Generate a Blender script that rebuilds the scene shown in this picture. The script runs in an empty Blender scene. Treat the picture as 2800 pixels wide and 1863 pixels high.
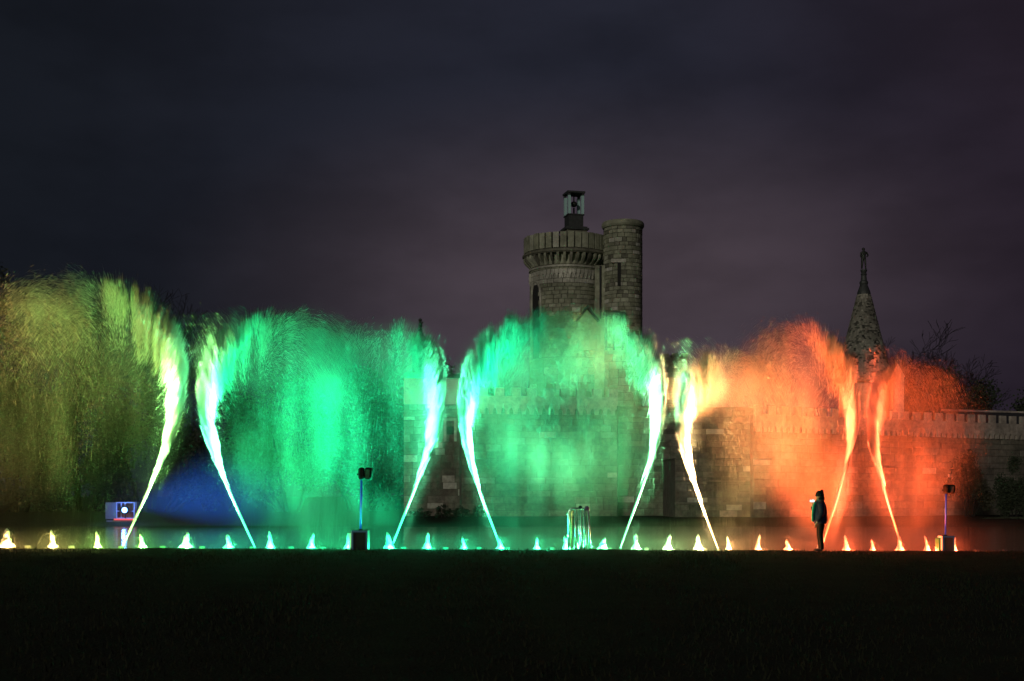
import bpy, bmesh, math, random
import numpy as np
from mathutils import Vector, Matrix

R = math.radians
sc = bpy.context.scene
col = sc.collection
rnd = random.Random(7)

# ------------------------------------------------------------------ camera
CAM_Z = 1.56
FPX = 3500.0                      # focal length in photo pixels (photo 2800 wide)
HOR = 1355.0                      # horizon row in the photo
cam_d = bpy.data.cameras.new('camera')
cam_d.lens = 36.0 * FPX / 2800.0
cam_d.sensor_width = 36.0
cam_d.shift_y = (HOR - 931.5) / 2800.0
cam_d.clip_start = 0.1
cam_d.clip_end = 5000
cam = bpy.data.objects.new('camera', cam_d)
cam.location = (0, 0, CAM_Z)
cam.rotation_euler = (R(90), 0, 0)
col.objects.link(cam)
sc.camera = cam

# ------------------------------------------------------------------ world (night sky, clouds lit by a town)
SUN_EL, SUN_AZ = 13.0, 205.0      # weak moon-like key from behind the camera's left
world = bpy.data.worlds.new('World')
sc.world = world
world.use_nodes = True
wn, wl = world.node_tree.nodes, world.node_tree.links
wn.clear()
def W(t, **k):
    n = wn.new(t)
    for a, b in k.items():
        setattr(n, a, b)
    return n
def wmath(op, a, b=None, c=None):
    n = W('ShaderNodeMath', operation=op)
    for j, v in enumerate((a, b, c)):
        if v is None: continue
        if hasattr(v, 'is_output'): wl.new(v, n.inputs[j])
        else: n.inputs[j].default_value = v
    return n.outputs[0]
w_out = W('ShaderNodeOutputWorld')
w_bg = W('ShaderNodeBackground')
w_tc = W('ShaderNodeTexCoord')
w_sep = W('ShaderNodeSeparateXYZ')
wl.new(w_tc.outputs['Generated'], w_sep.inputs[0])
def wrange(v, a, b, c, d, smooth=True):
    n = W('ShaderNodeMapRange')
    n.interpolation_type = 'SMOOTHSTEP' if smooth else 'LINEAR'
    wl.new(v, n.inputs[0])
    for j, x in enumerate((a, b, c, d)): n.inputs[1 + j].default_value = x
    return n.outputs[0]
def wmix(fac, a, b):
    n = W('ShaderNodeMix', data_type='RGBA')
    wl.new(fac, n.inputs[0])
    for j, v in ((6, a), (7, b)):
        if hasattr(v, 'is_output'): wl.new(v, n.inputs[j])
        else: n.inputs[j].default_value = (*v, 1)
    return n.outputs[2]
elev = wrange(w_sep.outputs[2], 0.0, 0.42, 0, 1)
side_ = wrange(w_sep.outputs[0], -0.42, 0.05, 0, 1)
base = wmix(side_, (0.0068, 0.0085, 0.0125), (0.0150, 0.0162, 0.0262))
right_ = wrange(w_sep.outputs[0], 0.05, 0.42, 0, 1)
base = wmix(right_, base, (0.0185, 0.0130, 0.0210))
# cloud mottling, stretched sideways
w_map = W('ShaderNodeMapping'); w_map.inputs['Scale'].default_value = (1.6, 1.6, 3.6)
wl.new(w_tc.outputs['Generated'], w_map.inputs[0])
w_no = W('ShaderNodeTexNoise'); w_no.inputs['Scale'].default_value = 4.4; w_no.inputs['Detail'].default_value = 5
w_no.inputs['Roughness'].default_value = 0.5
wl.new(w_map.outputs[0], w_no.inputs[0])
cloud = wrange(w_no.outputs[0], 0.3, 0.7, 0.82, 1.18)
# town glow low behind the castle
w_off = W('ShaderNodeMapping'); w_off.vector_type = 'TEXTURE'
w_off.inputs['Location'].default_value = (0.065, 0.975, 0.155); w_off.inputs['Scale'].default_value = (0.36, 0.60, 0.17)
wl.new(w_tc.outputs['Generated'], w_off.inputs[0])
w_len = W('ShaderNodeVectorMath', operation='LENGTH'); wl.new(w_off.outputs[0], w_len.inputs[0])
glow = wrange(w_len.outputs['Value'], 0.0, 1.0, 1.0, 0.0)
w_add = W('ShaderNodeMix', data_type='RGBA', blend_type='ADD')
wl.new(glow, w_add.inputs[0]); wl.new(base, w_add.inputs[6]); w_add.inputs[7].default_value = (0.049, 0.032, 0.034, 1)
w_mul = W('ShaderNodeVectorMath', operation='SCALE')
wl.new(w_add.outputs[2], w_mul.inputs[0]); wl.new(cloud, w_mul.inputs['Scale'])
w_sky = W('ShaderNodeTexSky', sky_type='NISHITA')
w_sky.sun_disc = False; w_sky.sun_elevation = R(-5); w_sky.sun_rotation = R(SUN_AZ)
w_s2 = W('ShaderNodeVectorMath', operation='SCALE'); wl.new(w_sky.outputs[0], w_s2.inputs[0]); w_s2.inputs['Scale'].default_value = 0.05
w_sum = W('ShaderNodeVectorMath', operation='ADD')
wl.new(w_mul.outputs[0], w_sum.inputs[0]); wl.new(w_s2.outputs[0], w_sum.inputs[1])
wl.new(w_sum.outputs[0], w_bg.inputs[0]); w_bg.inputs[1].default_value = 1.0
wl.new(w_bg.outputs[0], w_out.inputs[0])

sun_d = bpy.data.lights.new('sun', 'SUN')
sun_d.energy = 0.6; sun_d.angle = R(8); sun_d.color = (1.0, 0.93, 0.80)
sun = bpy.data.objects.new('sun', sun_d); col.objects.link(sun)
_az, _el = R(SUN_AZ), R(SUN_EL)
_to = Vector((math.sin(_az) * math.cos(_el), math.cos(_az) * math.cos(_el), math.sin(_el)))
sun.rotation_euler = (-_to).to_track_quat('-Z', 'Y').to_euler()

sc.view_settings.view_transform = 'Standard'
sc.view_settings.look = 'None'
sc.view_settings.exposure = 0.0
sc.view_settings.gamma = 1.0
cy = sc.cycles
cy.use_denoising = True
cy.denoiser = 'OPENIMAGEDENOISE'
cy.max_bounces = 4
cy.diffuse_bounces = 1
cy.glossy_bounces = 3
cy.transmission_bounces = 4
cy.volume_bounces = 0
cy.transparent_max_bounces = 8
cy.sample_clamp_indirect = 1.5
cy.use_light_tree = True
cy.caustics_reflective = False
cy.caustics_refractive = False
cy.volume_max_steps = 96
cy.volume_step_rate = 1.0

# ------------------------------------------------------------------ helpers
def tag(o, label=None, cat=None, group=None, kind=None):
    if label: o['label'] = label
    if cat: o['category'] = cat
    if group: o['group'] = group
    if kind: o['kind'] = kind
    return o

def empty(name, loc=(0, 0, 0), rz=0.0):
    o = bpy.data.objects.new(name, None)
    o.empty_display_size = 0.2
    o.location = loc; o.rotation_euler = (0, 0, rz)
    col.objects.link(o)
    return o

def link_mesh(name, me, mat=None, parent=None, loc=None, rot=None, scale=None):
    o = bpy.data.objects.new(name, me)
    if mat is not None and not me.materials: me.materials.append(mat)
    if parent is not None: o.parent = parent
    if loc is not None: o.location = loc
    if rot is not None: o.rotation_euler = rot
    if scale is not None: o.scale = scale
    col.objects.link(o)
    return o

class MB:
    """collects simple shapes into one mesh"""
    def __init__(self): self.v = []; self.f = []
    def add(self, vs, fs):
        n = len(self.v); self.v.extend([tuple(p) for p in vs]); self.f.extend([tuple(n + k for k in f) for f in fs]); return self
    def box(self, x0, x1, y0, y1, z0, z1):
        return self.add([(x0,y0,z0),(x1,y0,z0),(x1,y1,z0),(x0,y1,z0),(x0,y0,z1),(x1,y0,z1),(x1,y1,z1),(x0,y1,z1)],
                        [(0,3,2,1),(4,5,6,7),(0,1,5,4),(1,2,6,5),(2,3,7,6),(3,0,4,7)])
    def tube(self, pts, rad, n=8, caps=True):
        pts = [Vector(p) for p in pts]
        if not hasattr(rad, '__len__'): rad = [rad] * len(pts)
        rings = []; prev = None
        for k, p in enumerate(pts):
            t = (pts[min(k + 1, len(pts) - 1)] - pts[max(k - 1, 0)])
            if t.length < 1e-9: t = Vector((0, 0, 1))
            t.normalize()
            if prev is None:
                a = Vector((1, 0, 0)) if abs(t.x) < 0.8 else Vector((0, 1, 0))
                prev = (a - t * a.dot(t)).normalized()
            else:
                prev = (prev - t * prev.dot(t))
                if prev.length < 1e-6:
                    a = Vector((1, 0, 0)) if abs(t.x) < 0.8 else Vector((0, 1, 0)); prev = (a - t * a.dot(t))
                prev.normalize()
            b = t.cross(prev)
            rings.append([p + (prev * math.cos(2 * math.pi * j / n) + b * math.sin(2 * math.pi * j / n)) * rad[k] for j in range(n)])
        vs = [q for r in rings for q in r]; fs = []
        for k in range(len(rings) - 1):
            for j in range(n):
                fs.append((k * n + j, k * n + (j + 1) % n, (k + 1) * n + (j + 1) % n, (k + 1) * n + j))
        if caps:
            fs.append(tuple(reversed(range(n)))); fs.append(tuple((len(rings) - 1) * n + j for j in range(n)))
        return self.add(vs, fs)
    def lathe(self, prof, n=24, cx=0.0, cy=0.0):
        """prof: list of (r, z), bottom to top"""
        vs = []; fs = []
        for r, z in prof:
            for j in range(n):
                a = 2 * math.pi * j / n
                vs.append((cx + r * math.cos(a), cy + r * math.sin(a), z))
        for k in range(len(prof) - 1):
            for j in range(n):
                fs.append((k * n + j, k * n + (j + 1) % n, (k + 1) * n + (j + 1) % n, (k + 1) * n + j))
        fs.append(tuple(reversed(range(n)))); fs.append(tuple((len(prof) - 1) * n + j for j in range(n)))
        return self.add(vs, fs)
    def sphere(self, c, r, nu=12, nv=8):
        sx, sy, sz = (r if hasattr(r, '__len__') else (r, r, r))
        vs = [(c[0], c[1], c[2] - sz)]; fs = []
        for k in range(1, nv):
            ph = -math.pi / 2 + math.pi * k / nv
            for j in range(nu):
                a = 2 * math.pi * j / nu
                vs.append((c[0] + sx * math.cos(ph) * math.cos(a), c[1] + sy * math.cos(ph) * math.sin(a), c[2] + sz * math.sin(ph)))
        vs.append((c[0], c[1], c[2] + sz)); top = len(vs) - 1
        for j in range(nu): fs.append((0, 1 + (j + 1) % nu, 1 + j))
        for k in range(nv - 2):
            for j in range(nu):
                fs.append((1 + k * nu + j, 1 + k * nu + (j + 1) % nu, 1 + (k + 1) * nu + (j + 1) % nu, 1 + (k + 1) * nu + j))
        for j in range(nu): fs.append((top, 1 + (nv - 2) * nu + j, 1 + (nv - 2) * nu + (j + 1) % nu))
        return self.add(vs, fs)
    def prism(self, poly, y0, y1):
        """poly in (x, z), extruded along y"""
        n = len(poly)
        vs = [(x, y0, z) for x, z in poly] + [(x, y1, z) for x, z in poly]
        fs = [tuple(range(n)), tuple(reversed(range(n, 2 * n)))]
        for j in range(n): fs.append((j, j + n, (j + 1) % n + n, (j + 1) % n))
        return self.add(vs, fs)
    def mesh(self, name, smooth=False):
        me = bpy.data.meshes.new(name); me.from_pydata(self.v, [], self.f)
        bm = bmesh.new(); bm.from_mesh(me); bmesh.ops.recalc_face_normals(bm, faces=bm.faces); bm.to_mesh(me); bm.free()
        if smooth:
            me.polygons.foreach_set('use_smooth', [True] * len(me.polygons))
        return me
    def build(self, name, mat, parent=None, smooth=False, loc=None, rot=None, bevel=0.0):
        me = self.mesh(name, smooth)
        if bevel:
            bm = bmesh.new(); bm.from_mesh(me)
            bmesh.ops.bevel(bm, geom=bm.edges[:], offset=bevel, segments=2, affect='EDGES', profile=0.5)
            bm.to_mesh(me); bm.free()
        return link_mesh(name, me, mat, parent, loc, rot)

def tri_mesh(name, verts, tris):
    """numpy verts (n,3) and tris (m,3) to a mesh, quickly"""
    me = bpy.data.meshes.new(name)
    nv, nt = len(verts), len(tris)
    me.vertices.add(nv); me.vertices.foreach_set('co', np.asarray(verts, np.float32).ravel())
    me.loops.add(nt * 3); me.loops.foreach_set('vertex_index', np.asarray(tris, np.int32).ravel())
    me.polygons.add(nt)
    me.polygons.foreach_set('loop_start', np.arange(0, nt * 3, 3, dtype=np.int32))
    me.polygons.foreach_set('loop_total', np.full(nt, 3, np.int32))
    me.update(calc_edges=True); me.validate()
    return me

# ------------------------------------------------------------------ materials
def new_mat(name):
    m = bpy.data.materials.new(name); m.use_nodes = True
    return m, m.node_tree.nodes, m.node_tree.links
def pmat(name, c, rough=0.6, metal=0.0, noise=0.0, nscale=8.0, bump=0.0, spec=0.5, coat=0.0):
    m, n, l = new_mat(name)
    b = n['Principled BSDF']
    b.inputs['Base Color'].default_value = (*c, 1); b.inputs['Roughness'].default_value = rough
    b.inputs['Metallic'].default_value = metal; b.inputs['Specular IOR Level'].default_value = spec
    b.inputs['Coat Weight'].default_value = coat
    if noise or bump:
        tc = n.new('ShaderNodeTexCoord')
        t = n.new('ShaderNodeTexNoise'); t.inputs['Scale'].default_value = nscale; t.inputs['Detail'].default_value = 6
        l.new(tc.outputs['Object'], t.inputs[0])
        if noise:
            r = n.new('ShaderNodeMapRange'); l.new(t.outputs[0], r.inputs[0])
            r.inputs[1].default_value = 0.3; r.inputs[2].default_value = 0.7
            r.inputs[3].default_value = 1 - noise; r.inputs[4].default_value = 1 + noise
            v = n.new('ShaderNodeVectorMath'); v.operation = 'SCALE'; v.inputs[0].default_value = c
            l.new(r.outputs[0], v.inputs['Scale']); l.new(v.outputs[0], b.inputs['Base Color'])
        if bump:
            bp = n.new('ShaderNodeBump'); bp.inputs['Strength'].default_value = bump; bp.inputs['Distance'].default_value = 0.05
            l.new(t.outputs[0], bp.inputs['Height']); l.new(bp.outputs[0], b.inputs['Normal'])
    return m
def stone_mat(name, stops, rough=0.9, nscale=3.0):
    """per-stone tint (object or island random) through a ramp, with grain"""
    m, n, l = new_mat(name)
    b = n['Principled BSDF']; b.inputs['Roughness'].default_value = rough; b.inputs['Specular IOR Level'].default_value = 0.2
    oi = n.new('ShaderNodeObjectInfo'); ge = n.new('ShaderNodeNewGeometry')
    a = n.new('ShaderNodeMath'); a.operation = 'ADD'; l.new(oi.outputs['Random'], a.inputs[0]); l.new(ge.outputs['Random Per Island'], a.inputs[1])
    fr = n.new('ShaderNodeMath'); fr.operation = 'FRACT'; l.new(a.outputs[0], fr.inputs[0])
    cr = n.new('ShaderNodeValToRGB'); cr.color_ramp.interpolation = 'LINEAR'
    e = cr.color_ramp.elements
    while len(e) < len(stops): e.new(0.5)
    for k, (p, c) in enumerate(stops): e[k].position = p; e[k].color = (*c, 1)
    l.new(fr.outputs[0], cr.inputs[0])
    tc = n.new('ShaderNodeNewGeometry')
    t = n.new('ShaderNodeTexNoise'); t.inputs['Scale'].default_value = nscale; t.inputs['Detail'].default_value = 8; t.inputs['Roughness'].default_value = 0.65
    l.new(tc.outputs['Position'], t.inputs[0])
    r = n.new('ShaderNodeMapRange'); l.new(t.outputs[0], r.inputs[0])
    r.inputs[1].default_value = 0.3; r.inputs[2].default_value = 0.7; r.inputs[3].default_value = 0.62; r.inputs[4].default_value = 1.3
    t2 = n.new('ShaderNodeTexNoise'); t2.inputs['Scale'].default_value = 0.45; t2.inputs['Detail'].default_value = 4
    l.new(tc.outputs['Position'], t2.inputs[0])
    r2 = n.new('ShaderNodeMapRange'); l.new(t2.outputs[0], r2.inputs[0])
    r2.inputs[1].default_value = 0.35; r2.inputs[2].default_value = 0.65; r2.inputs[3].default_value = 0.65; r2.inputs[4].default_value = 1.2
    mm = n.new('ShaderNodeMath'); mm.operation = 'MULTIPLY'; l.new(r.outputs[0], mm.inputs[0]); l.new(r2.outputs[0], mm.inputs[1])
    v = n.new('ShaderNodeVectorMath'); v.operation = 'SCALE'; l.new(cr.outputs[0], v.inputs[0]); l.new(mm.outputs[0], v.inputs['Scale'])
    l.new(v.outputs[0], b.inputs['Base Color'])
    bp = n.new('ShaderNodeBump'); bp.inputs['Strength'].default_value = 0.5; bp.inputs['Distance'].default_value = 0.03
    l.new(t.outputs[0], bp.inputs['Height']); l.new(bp.outputs[0], b.inputs['Normal'])
    return m
def emit_mat(name, c, s):
    m, n, l = new_mat(name)
    b = n['Principled BSDF']; b.inputs['Base Color'].default_value = (0.02, 0.02, 0.02, 1)
    b.inputs['Emission Color'].default_value = (*c, 1); b.inputs['Emission Strength'].default_value = s
    return m

M = {}
M['stone'] = stone_mat('wall_stone', [(0.0, (0.15, 0.135, 0.105)), (0.4, (0.185, 0.165, 0.13)), (0.8, (0.215, 0.19, 0.15)), (0.95, (0.24, 0.215, 0.175)), (1.0, (0.32, 0.29, 0.24))])
M['tower_stone'] = stone_mat('tower_stone', [(0.0, (0.25, 0.255, 0.175)), (0.4, (0.305, 0.31, 0.222)), (0.8, (0.355, 0.36, 0.262)), (0.95, (0.41, 0.415, 0.315)), (1.0, (0.58, 0.57, 0.49))], nscale=2.2)  # greenish tint stands in for fountain light bounced onto the tower
M['pale_stone'] = stone_mat('pale_stone', [(0.0, (0.48, 0.465, 0.385)), (0.6, (0.55, 0.53, 0.44)), (1.0, (0.62, 0.60, 0.51))])
M['dark_stone'] = stone_mat('dark_stone', [(0.0, (0.12, 0.118, 0.088)), (0.7, (0.18, 0.175, 0.13)), (1.0, (0.24, 0.23, 0.18))])
M['merlon'] = stone_mat('battlement_stone', [(0.0, (0.40, 0.34, 0.29)), (0.6, (0.45, 0.385, 0.33)), (1.0, (0.5, 0.44, 0.38))])
M['mortar'] = pmat('mortar', (0.115, 0.104, 0.08), 0.95, noise=0.3, nscale=2.0)
M['plaster'] = pmat('cream_plaster', (0.62, 0.57, 0.47), 0.9, noise=0.10, nscale=1.2)
M['roof'] = pmat('dark_roof', (0.03, 0.03, 0.032), 0.8, noise=0.3, nscale=3)
M['shingle'] = stone_mat('spire_shingle', [(0.0, (0.08, 0.077, 0.065)), (0.18, (0.13, 0.122, 0.10)), (0.28, (0.25, 0.235, 0.195)), (0.85, (0.31, 0.29, 0.24)), (1.0, (0.38, 0.36, 0.30))])
M['lead'] = pmat('lead', (0.06, 0.065, 0.062), 0.55, 0.3, noise=0.25, nscale=4)
M['bronze'] = pmat('bronze', (0.045, 0.05, 0.042), 0.5, 0.6)
M['glass'] = pmat('pale_glass', (0.45, 0.68, 0.66), 0.2, 0.0, spec=0.6)
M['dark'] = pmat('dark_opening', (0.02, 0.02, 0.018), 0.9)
M['black'] = pmat('black_cover', (0.003, 0.003, 0.0035), 0.9, noise=0.2, nscale=20, spec=0.08)
M['black_paint'] = pmat('black_painted_wood', (0.006, 0.007, 0.008), 0.6, noise=0.2, nscale=14, spec=0.15)
M['pale_lit_side'] = pmat('lit_side_paint', (0.6, 0.6, 0.58), 0.5, noise=0.08, nscale=10)  # pale colour stands in for light on the box's left side
M['pole'] = pmat('blue_lit_pole', (0.015, 0.06, 0.75), 0.35, 0.0)  # blue light on the pole is painted into its colour
M['chrome'] = pmat('aluminium', (0.75, 0.76, 0.77), 0.25, 0.85)
M['copper'] = pmat('copper_tube', (0.5, 0.24, 0.13), 0.4, 0.7)
M['plum'] = pmat('plum_cap', (0.10, 0.012, 0.08), 0.6)
M['steel'] = pmat('steel_pipe', (0.12, 0.125, 0.13), 0.4, 0.7, noise=0.2, nscale=9)
M['clamp'] = pmat('pale_clamp', (0.06, 0.065, 0.06), 0.7)
M['bark'] = pmat('bark', (0.010, 0.008, 0.007), 0.95, noise=0.3, nscale=6)
M['leaf'] = pmat('dark_leaf', (0.03, 0.042, 0.02), 0.8, noise=0.4, nscale=1.3)
M['leaf_red'] = pmat('ivy_leaf', (0.045, 0.04, 0.02), 0.8, noise=0.4, nscale=1.3)
M['lens_blue'] = emit_mat('blue_lamp', (0.12, 0.36, 1.0), 16)
M['led_red'] = emit_mat('red_strip', (1.0, 0.10, 0.13), 0.95)
M['screen'] = emit_mat('phone_screen', (0.80, 0.90, 1.0), 2.2)

def water_scatter_mat(name, v):
    m, n, l = new_mat(name)
    n.clear()
    o = n.new('ShaderNodeOutputMaterial')
    d = n.new('ShaderNodeBsdfDiffuse'); d.inputs[0].default_value = (v, v, v, 1)
    t = n.new('ShaderNodeBsdfTranslucent'); t.inputs[0].default_value = (v, v, v, 1)
    x = n.new('ShaderNodeMixShader'); x.inputs[0].default_value = 0.5
    l.new(d.outputs[0], x.inputs[1]); l.new(t.outputs[0], x.inputs[2]); l.new(x.outputs[0], o.inputs[0])
    return m
M['spray'] = water_scatter_mat('water_spray', 0.25)
M['foam'] = water_scatter_mat('water_foam', 0.75)

def lawn_mat():
    m, n, l = new_mat('night_lawn')
    b = n['Principled BSDF']; b.inputs['Roughness'].default_value = 0.95; b.inputs['Specular IOR Level'].default_value = 0.1
    g = n.new('ShaderNodeNewGeometry')
    t = n.new('ShaderNodeTexNoise'); t.inputs['Scale'].default_value = 1.1; t.inputs['Detail'].default_value = 7; l.new(g.outputs['Position'], t.inputs[0])
    t2 = n.new('ShaderNodeTexNoise'); t2.inputs['Scale'].default_value = 26; t2.inputs['Detail'].default_value = 4; l.new(g.outputs['Position'], t2.inputs[0])
    cr = n.new('ShaderNodeValToRGB')
    cr.color_ramp.elements[0].position = 0.3; cr.color_ramp.elements[0].color = (0.016, 0.018, 0.010, 1)
    cr.color_ramp.elements[1].position = 0.75; cr.color_ramp.elements[1].color = (0.032, 0.037, 0.019, 1)
    a = n.new('ShaderNodeMix'); a.inputs[0].default_value = 0.45; l.new(t.outputs[0], a.inputs[2]); l.new(t2.outputs[0], a.inputs[3])
    l.new(a.outputs[0], cr.inputs[0]); l.new(cr.outputs[0], b.inputs['Base Color'])
    bp = n.new('ShaderNodeBump'); bp.inputs['Strength'].default_value = 0.8; bp.inputs['Distance'].default_value = 0.04
    l.new(t2.outputs[0], bp.inputs['Height']); l.new(bp.outputs[0], b.inputs['Normal'])
    return m
M['lawn'] = lawn_mat()
def pond_mat():
    m, n, l = new_mat('dark_pond_water')
    b = n['Principled BSDF']; b.inputs['Base Color'].default_value = (0.006, 0.010, 0.010, 1)
    b.inputs['Roughness'].default_value = 0.06; b.inputs['IOR'].default_value = 1.33
    g = n.new('ShaderNodeNewGeometry')
    mp = n.new('ShaderNodeMapping'); mp.inputs['Scale'].default_value = (1.0, 1.0, 1.0); l.new(g.outputs['Position'], mp.inputs[0])
    t = n.new('ShaderNodeTexNoise'); t.inputs['Scale'].default_value = 1.8; t.inputs['Detail'].default_value = 4; l.new(mp.outputs[0], t.inputs[0])
    bp = n.new('ShaderNodeBump'); bp.inputs['Strength'].default_value = 0.5; bp.inputs['Distance'].default_value = 0.05
    l.new(t.outputs[0], bp.inputs['Height']); l.new(bp.outputs[0], b.inputs['Normal'])
    return m
M['pond'] = pond_mat()

# ------------------------------------------------------------------ geometry of the fountain row
# nozzles stand 1.02 m apart on a straight row that runs away to the right
O2 = Vector((-11.53, 29.2)); STEP = Vector((0.9377, 0.400)); SP = STEP.length
U2 = STEP / SP; N2 = Vector((-U2.y, U2.x)); ROW_RZ = math.atan2(U2.y, U2.x)
Q = 2800.0 / 2357.0
def row_y(i): return O2.y + STEP.y * i
def row_z(i):
    i = max(-5.0, min(33.0, i))
    return CAM_Z - (1494 + 10 * i / 27 - HOR) / FPX * row_y(i)
def row_pt(i, off=0.0, z=None):
    p = O2 + STEP * i + N2 * off
    return Vector((p.x, p.y, row_z(i) if z is None else z))
def row_i(px):                      # photo column -> position along the row
    c = px - 1400.0
    p = FPX * O2.x / O2.y; q = FPX * STEP.x / O2.y; r = STEP.y / O2.y
    return (c - p) / (q - r * c)
def at(px, py, Y): return Vector(((px - 1400) / FPX * Y, Y, CAM_Z - (py - HOR) / FPX * Y))
EDGE = 0.55                         # the lawn ends this far in front of the row
WATER_Z = -0.3
def lawn_z(x, y):
    d = Vector((x, y)) - O2
    s = d.dot(U2); dd = -d.dot(N2)
    w = max(0.0, min(1.0, 1 - (dd - EDGE) / 28.0))
    return row_z(s / SP) * w - 0.015 * w

# ------------------------------------------------------------------ ground, water, far bank
def build_lawn():
    ss = [-150, -90, -50, -25] + [-12 + 0.4 * k for k in range(126)] + [50, 75, 110, 160]
    ds = [EDGE - 0.22, EDGE - 0.12, EDGE, EDGE + 0.12, EDGE + 0.3] + [EDGE + 0.6 + 0.55 * k for k in range(46)] + [32, 40, 55, 80, 130]
    vs = []; fs = []
    rr = random.Random(3)
    ph = [(rr.uniform(0.5, 3.2), rr.uniform(0, 6.3)) for _ in range(6)]
    for j, d in enumerate(ds):
        for s in ss:
            p = O2 + U2 * s - N2 * d
            z = lawn_z(p.x, p.y)
            if j == 0: z = WATER_Z - 0.5
            elif j == 1: z -= 0.10
            else:
                und = sum(math.sin(f * s + a + 0.7 * d) for f, a in ph) / 6
                z += 0.042 * und * min(1, 0.6 + d * 0.1)
                if j == 2: z -= 0.03
            vs.append((p.x, p.y, z))
    n = len(ss)
    for j in range(len(ds) - 1):
        for k in range(n - 1):
            fs.append((j * n + k, j * n + k + 1, (j + 1) * n + k + 1, (j + 1) * n + k))
    mb = MB(); mb.v = vs; mb.f = fs
    o = mb.build('lawn', M['lawn'], smooth=True); tag(o, kind='structure')
    return o
lawn = build_lawn()
pond = MB().add([(-200, 5, WATER_Z), (200, 5, WATER_Z), (200, 84, WATER_Z), (-200, 84, WATER_Z)], [(0, 1, 2, 3)]).build('pond_water', M['pond'])
tag(pond, kind='structure')
def build_far_bank():
    xs = [-900, -400, -200] + [-90 + 3 * k for k in range(61)] + [200, 400, 900]
    ys = [76.4, 77.4, 78.6, 81, 85, 90, 96, 110, 140, 250, 600, 1500]
    zs = [-0.9, -0.32, -0.16, -0.08, -0.02, 0, 0, 0, 0, 0, 0, 0]
    vs = [(x, y + (0.35 * math.sin(x * 0.21) + 0.2 * math.sin(x * 0.63) if j < 4 else 0), z + (0.04 * math.sin(x * 1.1 + j) if 0 < j < 6 else 0)) for j, (y, z) in enumerate(zip(ys, zs)) for x in xs]
    n = len(xs)
    fs = [(j * n + k, j * n + k + 1, (j + 1) * n + k + 1, (j + 1) * n + k) for j in range(len(ys) - 1) for k in range(n - 1)]
    mb = MB(); mb.v = vs; mb.f = fs
    o = mb.build('far_bank_ground', M['lawn'], smooth=True); tag(o, kind='structure')
build_far_bank()
def build_grass():
    g = np.random.default_rng(11)
    n = 52000
    Y = 9.5 + 31 * g.random(n) ** 0.8
    X = (g.random(n) - 0.5) * 2 * (0.42 * Y + 0.5)
    keep = []
    V = np.zeros((n * 3, 3), np.float32); c = 0
    for x, y, a, h, l1, l2 in zip(X, Y, g.random(n) * 6.28, g.random(n), g.normal(0, 0.02, n), g.normal(0, 0.02, n)):
        d = Vector((x, y)) - O2
        if -d.dot(N2) < EDGE + 0.03: continue
        z = lawn_z(x, y) - 0.03
        w = 0.008 + 0.006 * h; hh = 0.05 + 0.045 * h
        ca, sa = math.cos(a) * w, math.sin(a) * w
        V[c] = (x - ca, y - sa, z); V[c + 1] = (x + ca, y + sa, z); V[c + 2] = (x + l1, y + l2, z + hh); c += 3
    V = V[:c]
    me = tri_mesh('grass_blades', V, np.arange(c).reshape(-1, 3))
    o = link_mesh('grass', me, M['lawn'])
    tag(o, 'short dark grass blades covering the foreground lawn', 'grass', kind='stuff')
build_grass()

# ------------------------------------------------------------------ masonry
def block_mesh(ch=0.06):
    """unit block: front at y = 0, chamfered, body runs back to y = 1; x and z from -0.5 to 0.5"""
    o = 0.5; i = 0.5 - ch
    v = [(-o, 1, -o), (o, 1, -o), (o, 1, o), (-o, 1, o), (-o, ch * 2, -o), (o, ch * 2, -o), (o, ch * 2, o), (-o, ch * 2, o), (-i, 0, -i), (i, 0, -i), (i, 0, i), (-i, 0, i)]
    f = [(8, 9, 10, 11)]
    for a in range(4):
        b = (a + 1) % 4
        f += [(4 + a, 4 + b, 8 + b, 8 + a), (a, b, 4 + b, 4 + a)]
    return MB().add(v, f)
BLOCK = block_mesh().mesh('stone_block')
BLOCK.materials.append(M['stone'])
def omat(o, m):
    o.material_slots[0].link = 'OBJECT'; o.material_slots[0].material = m

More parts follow.
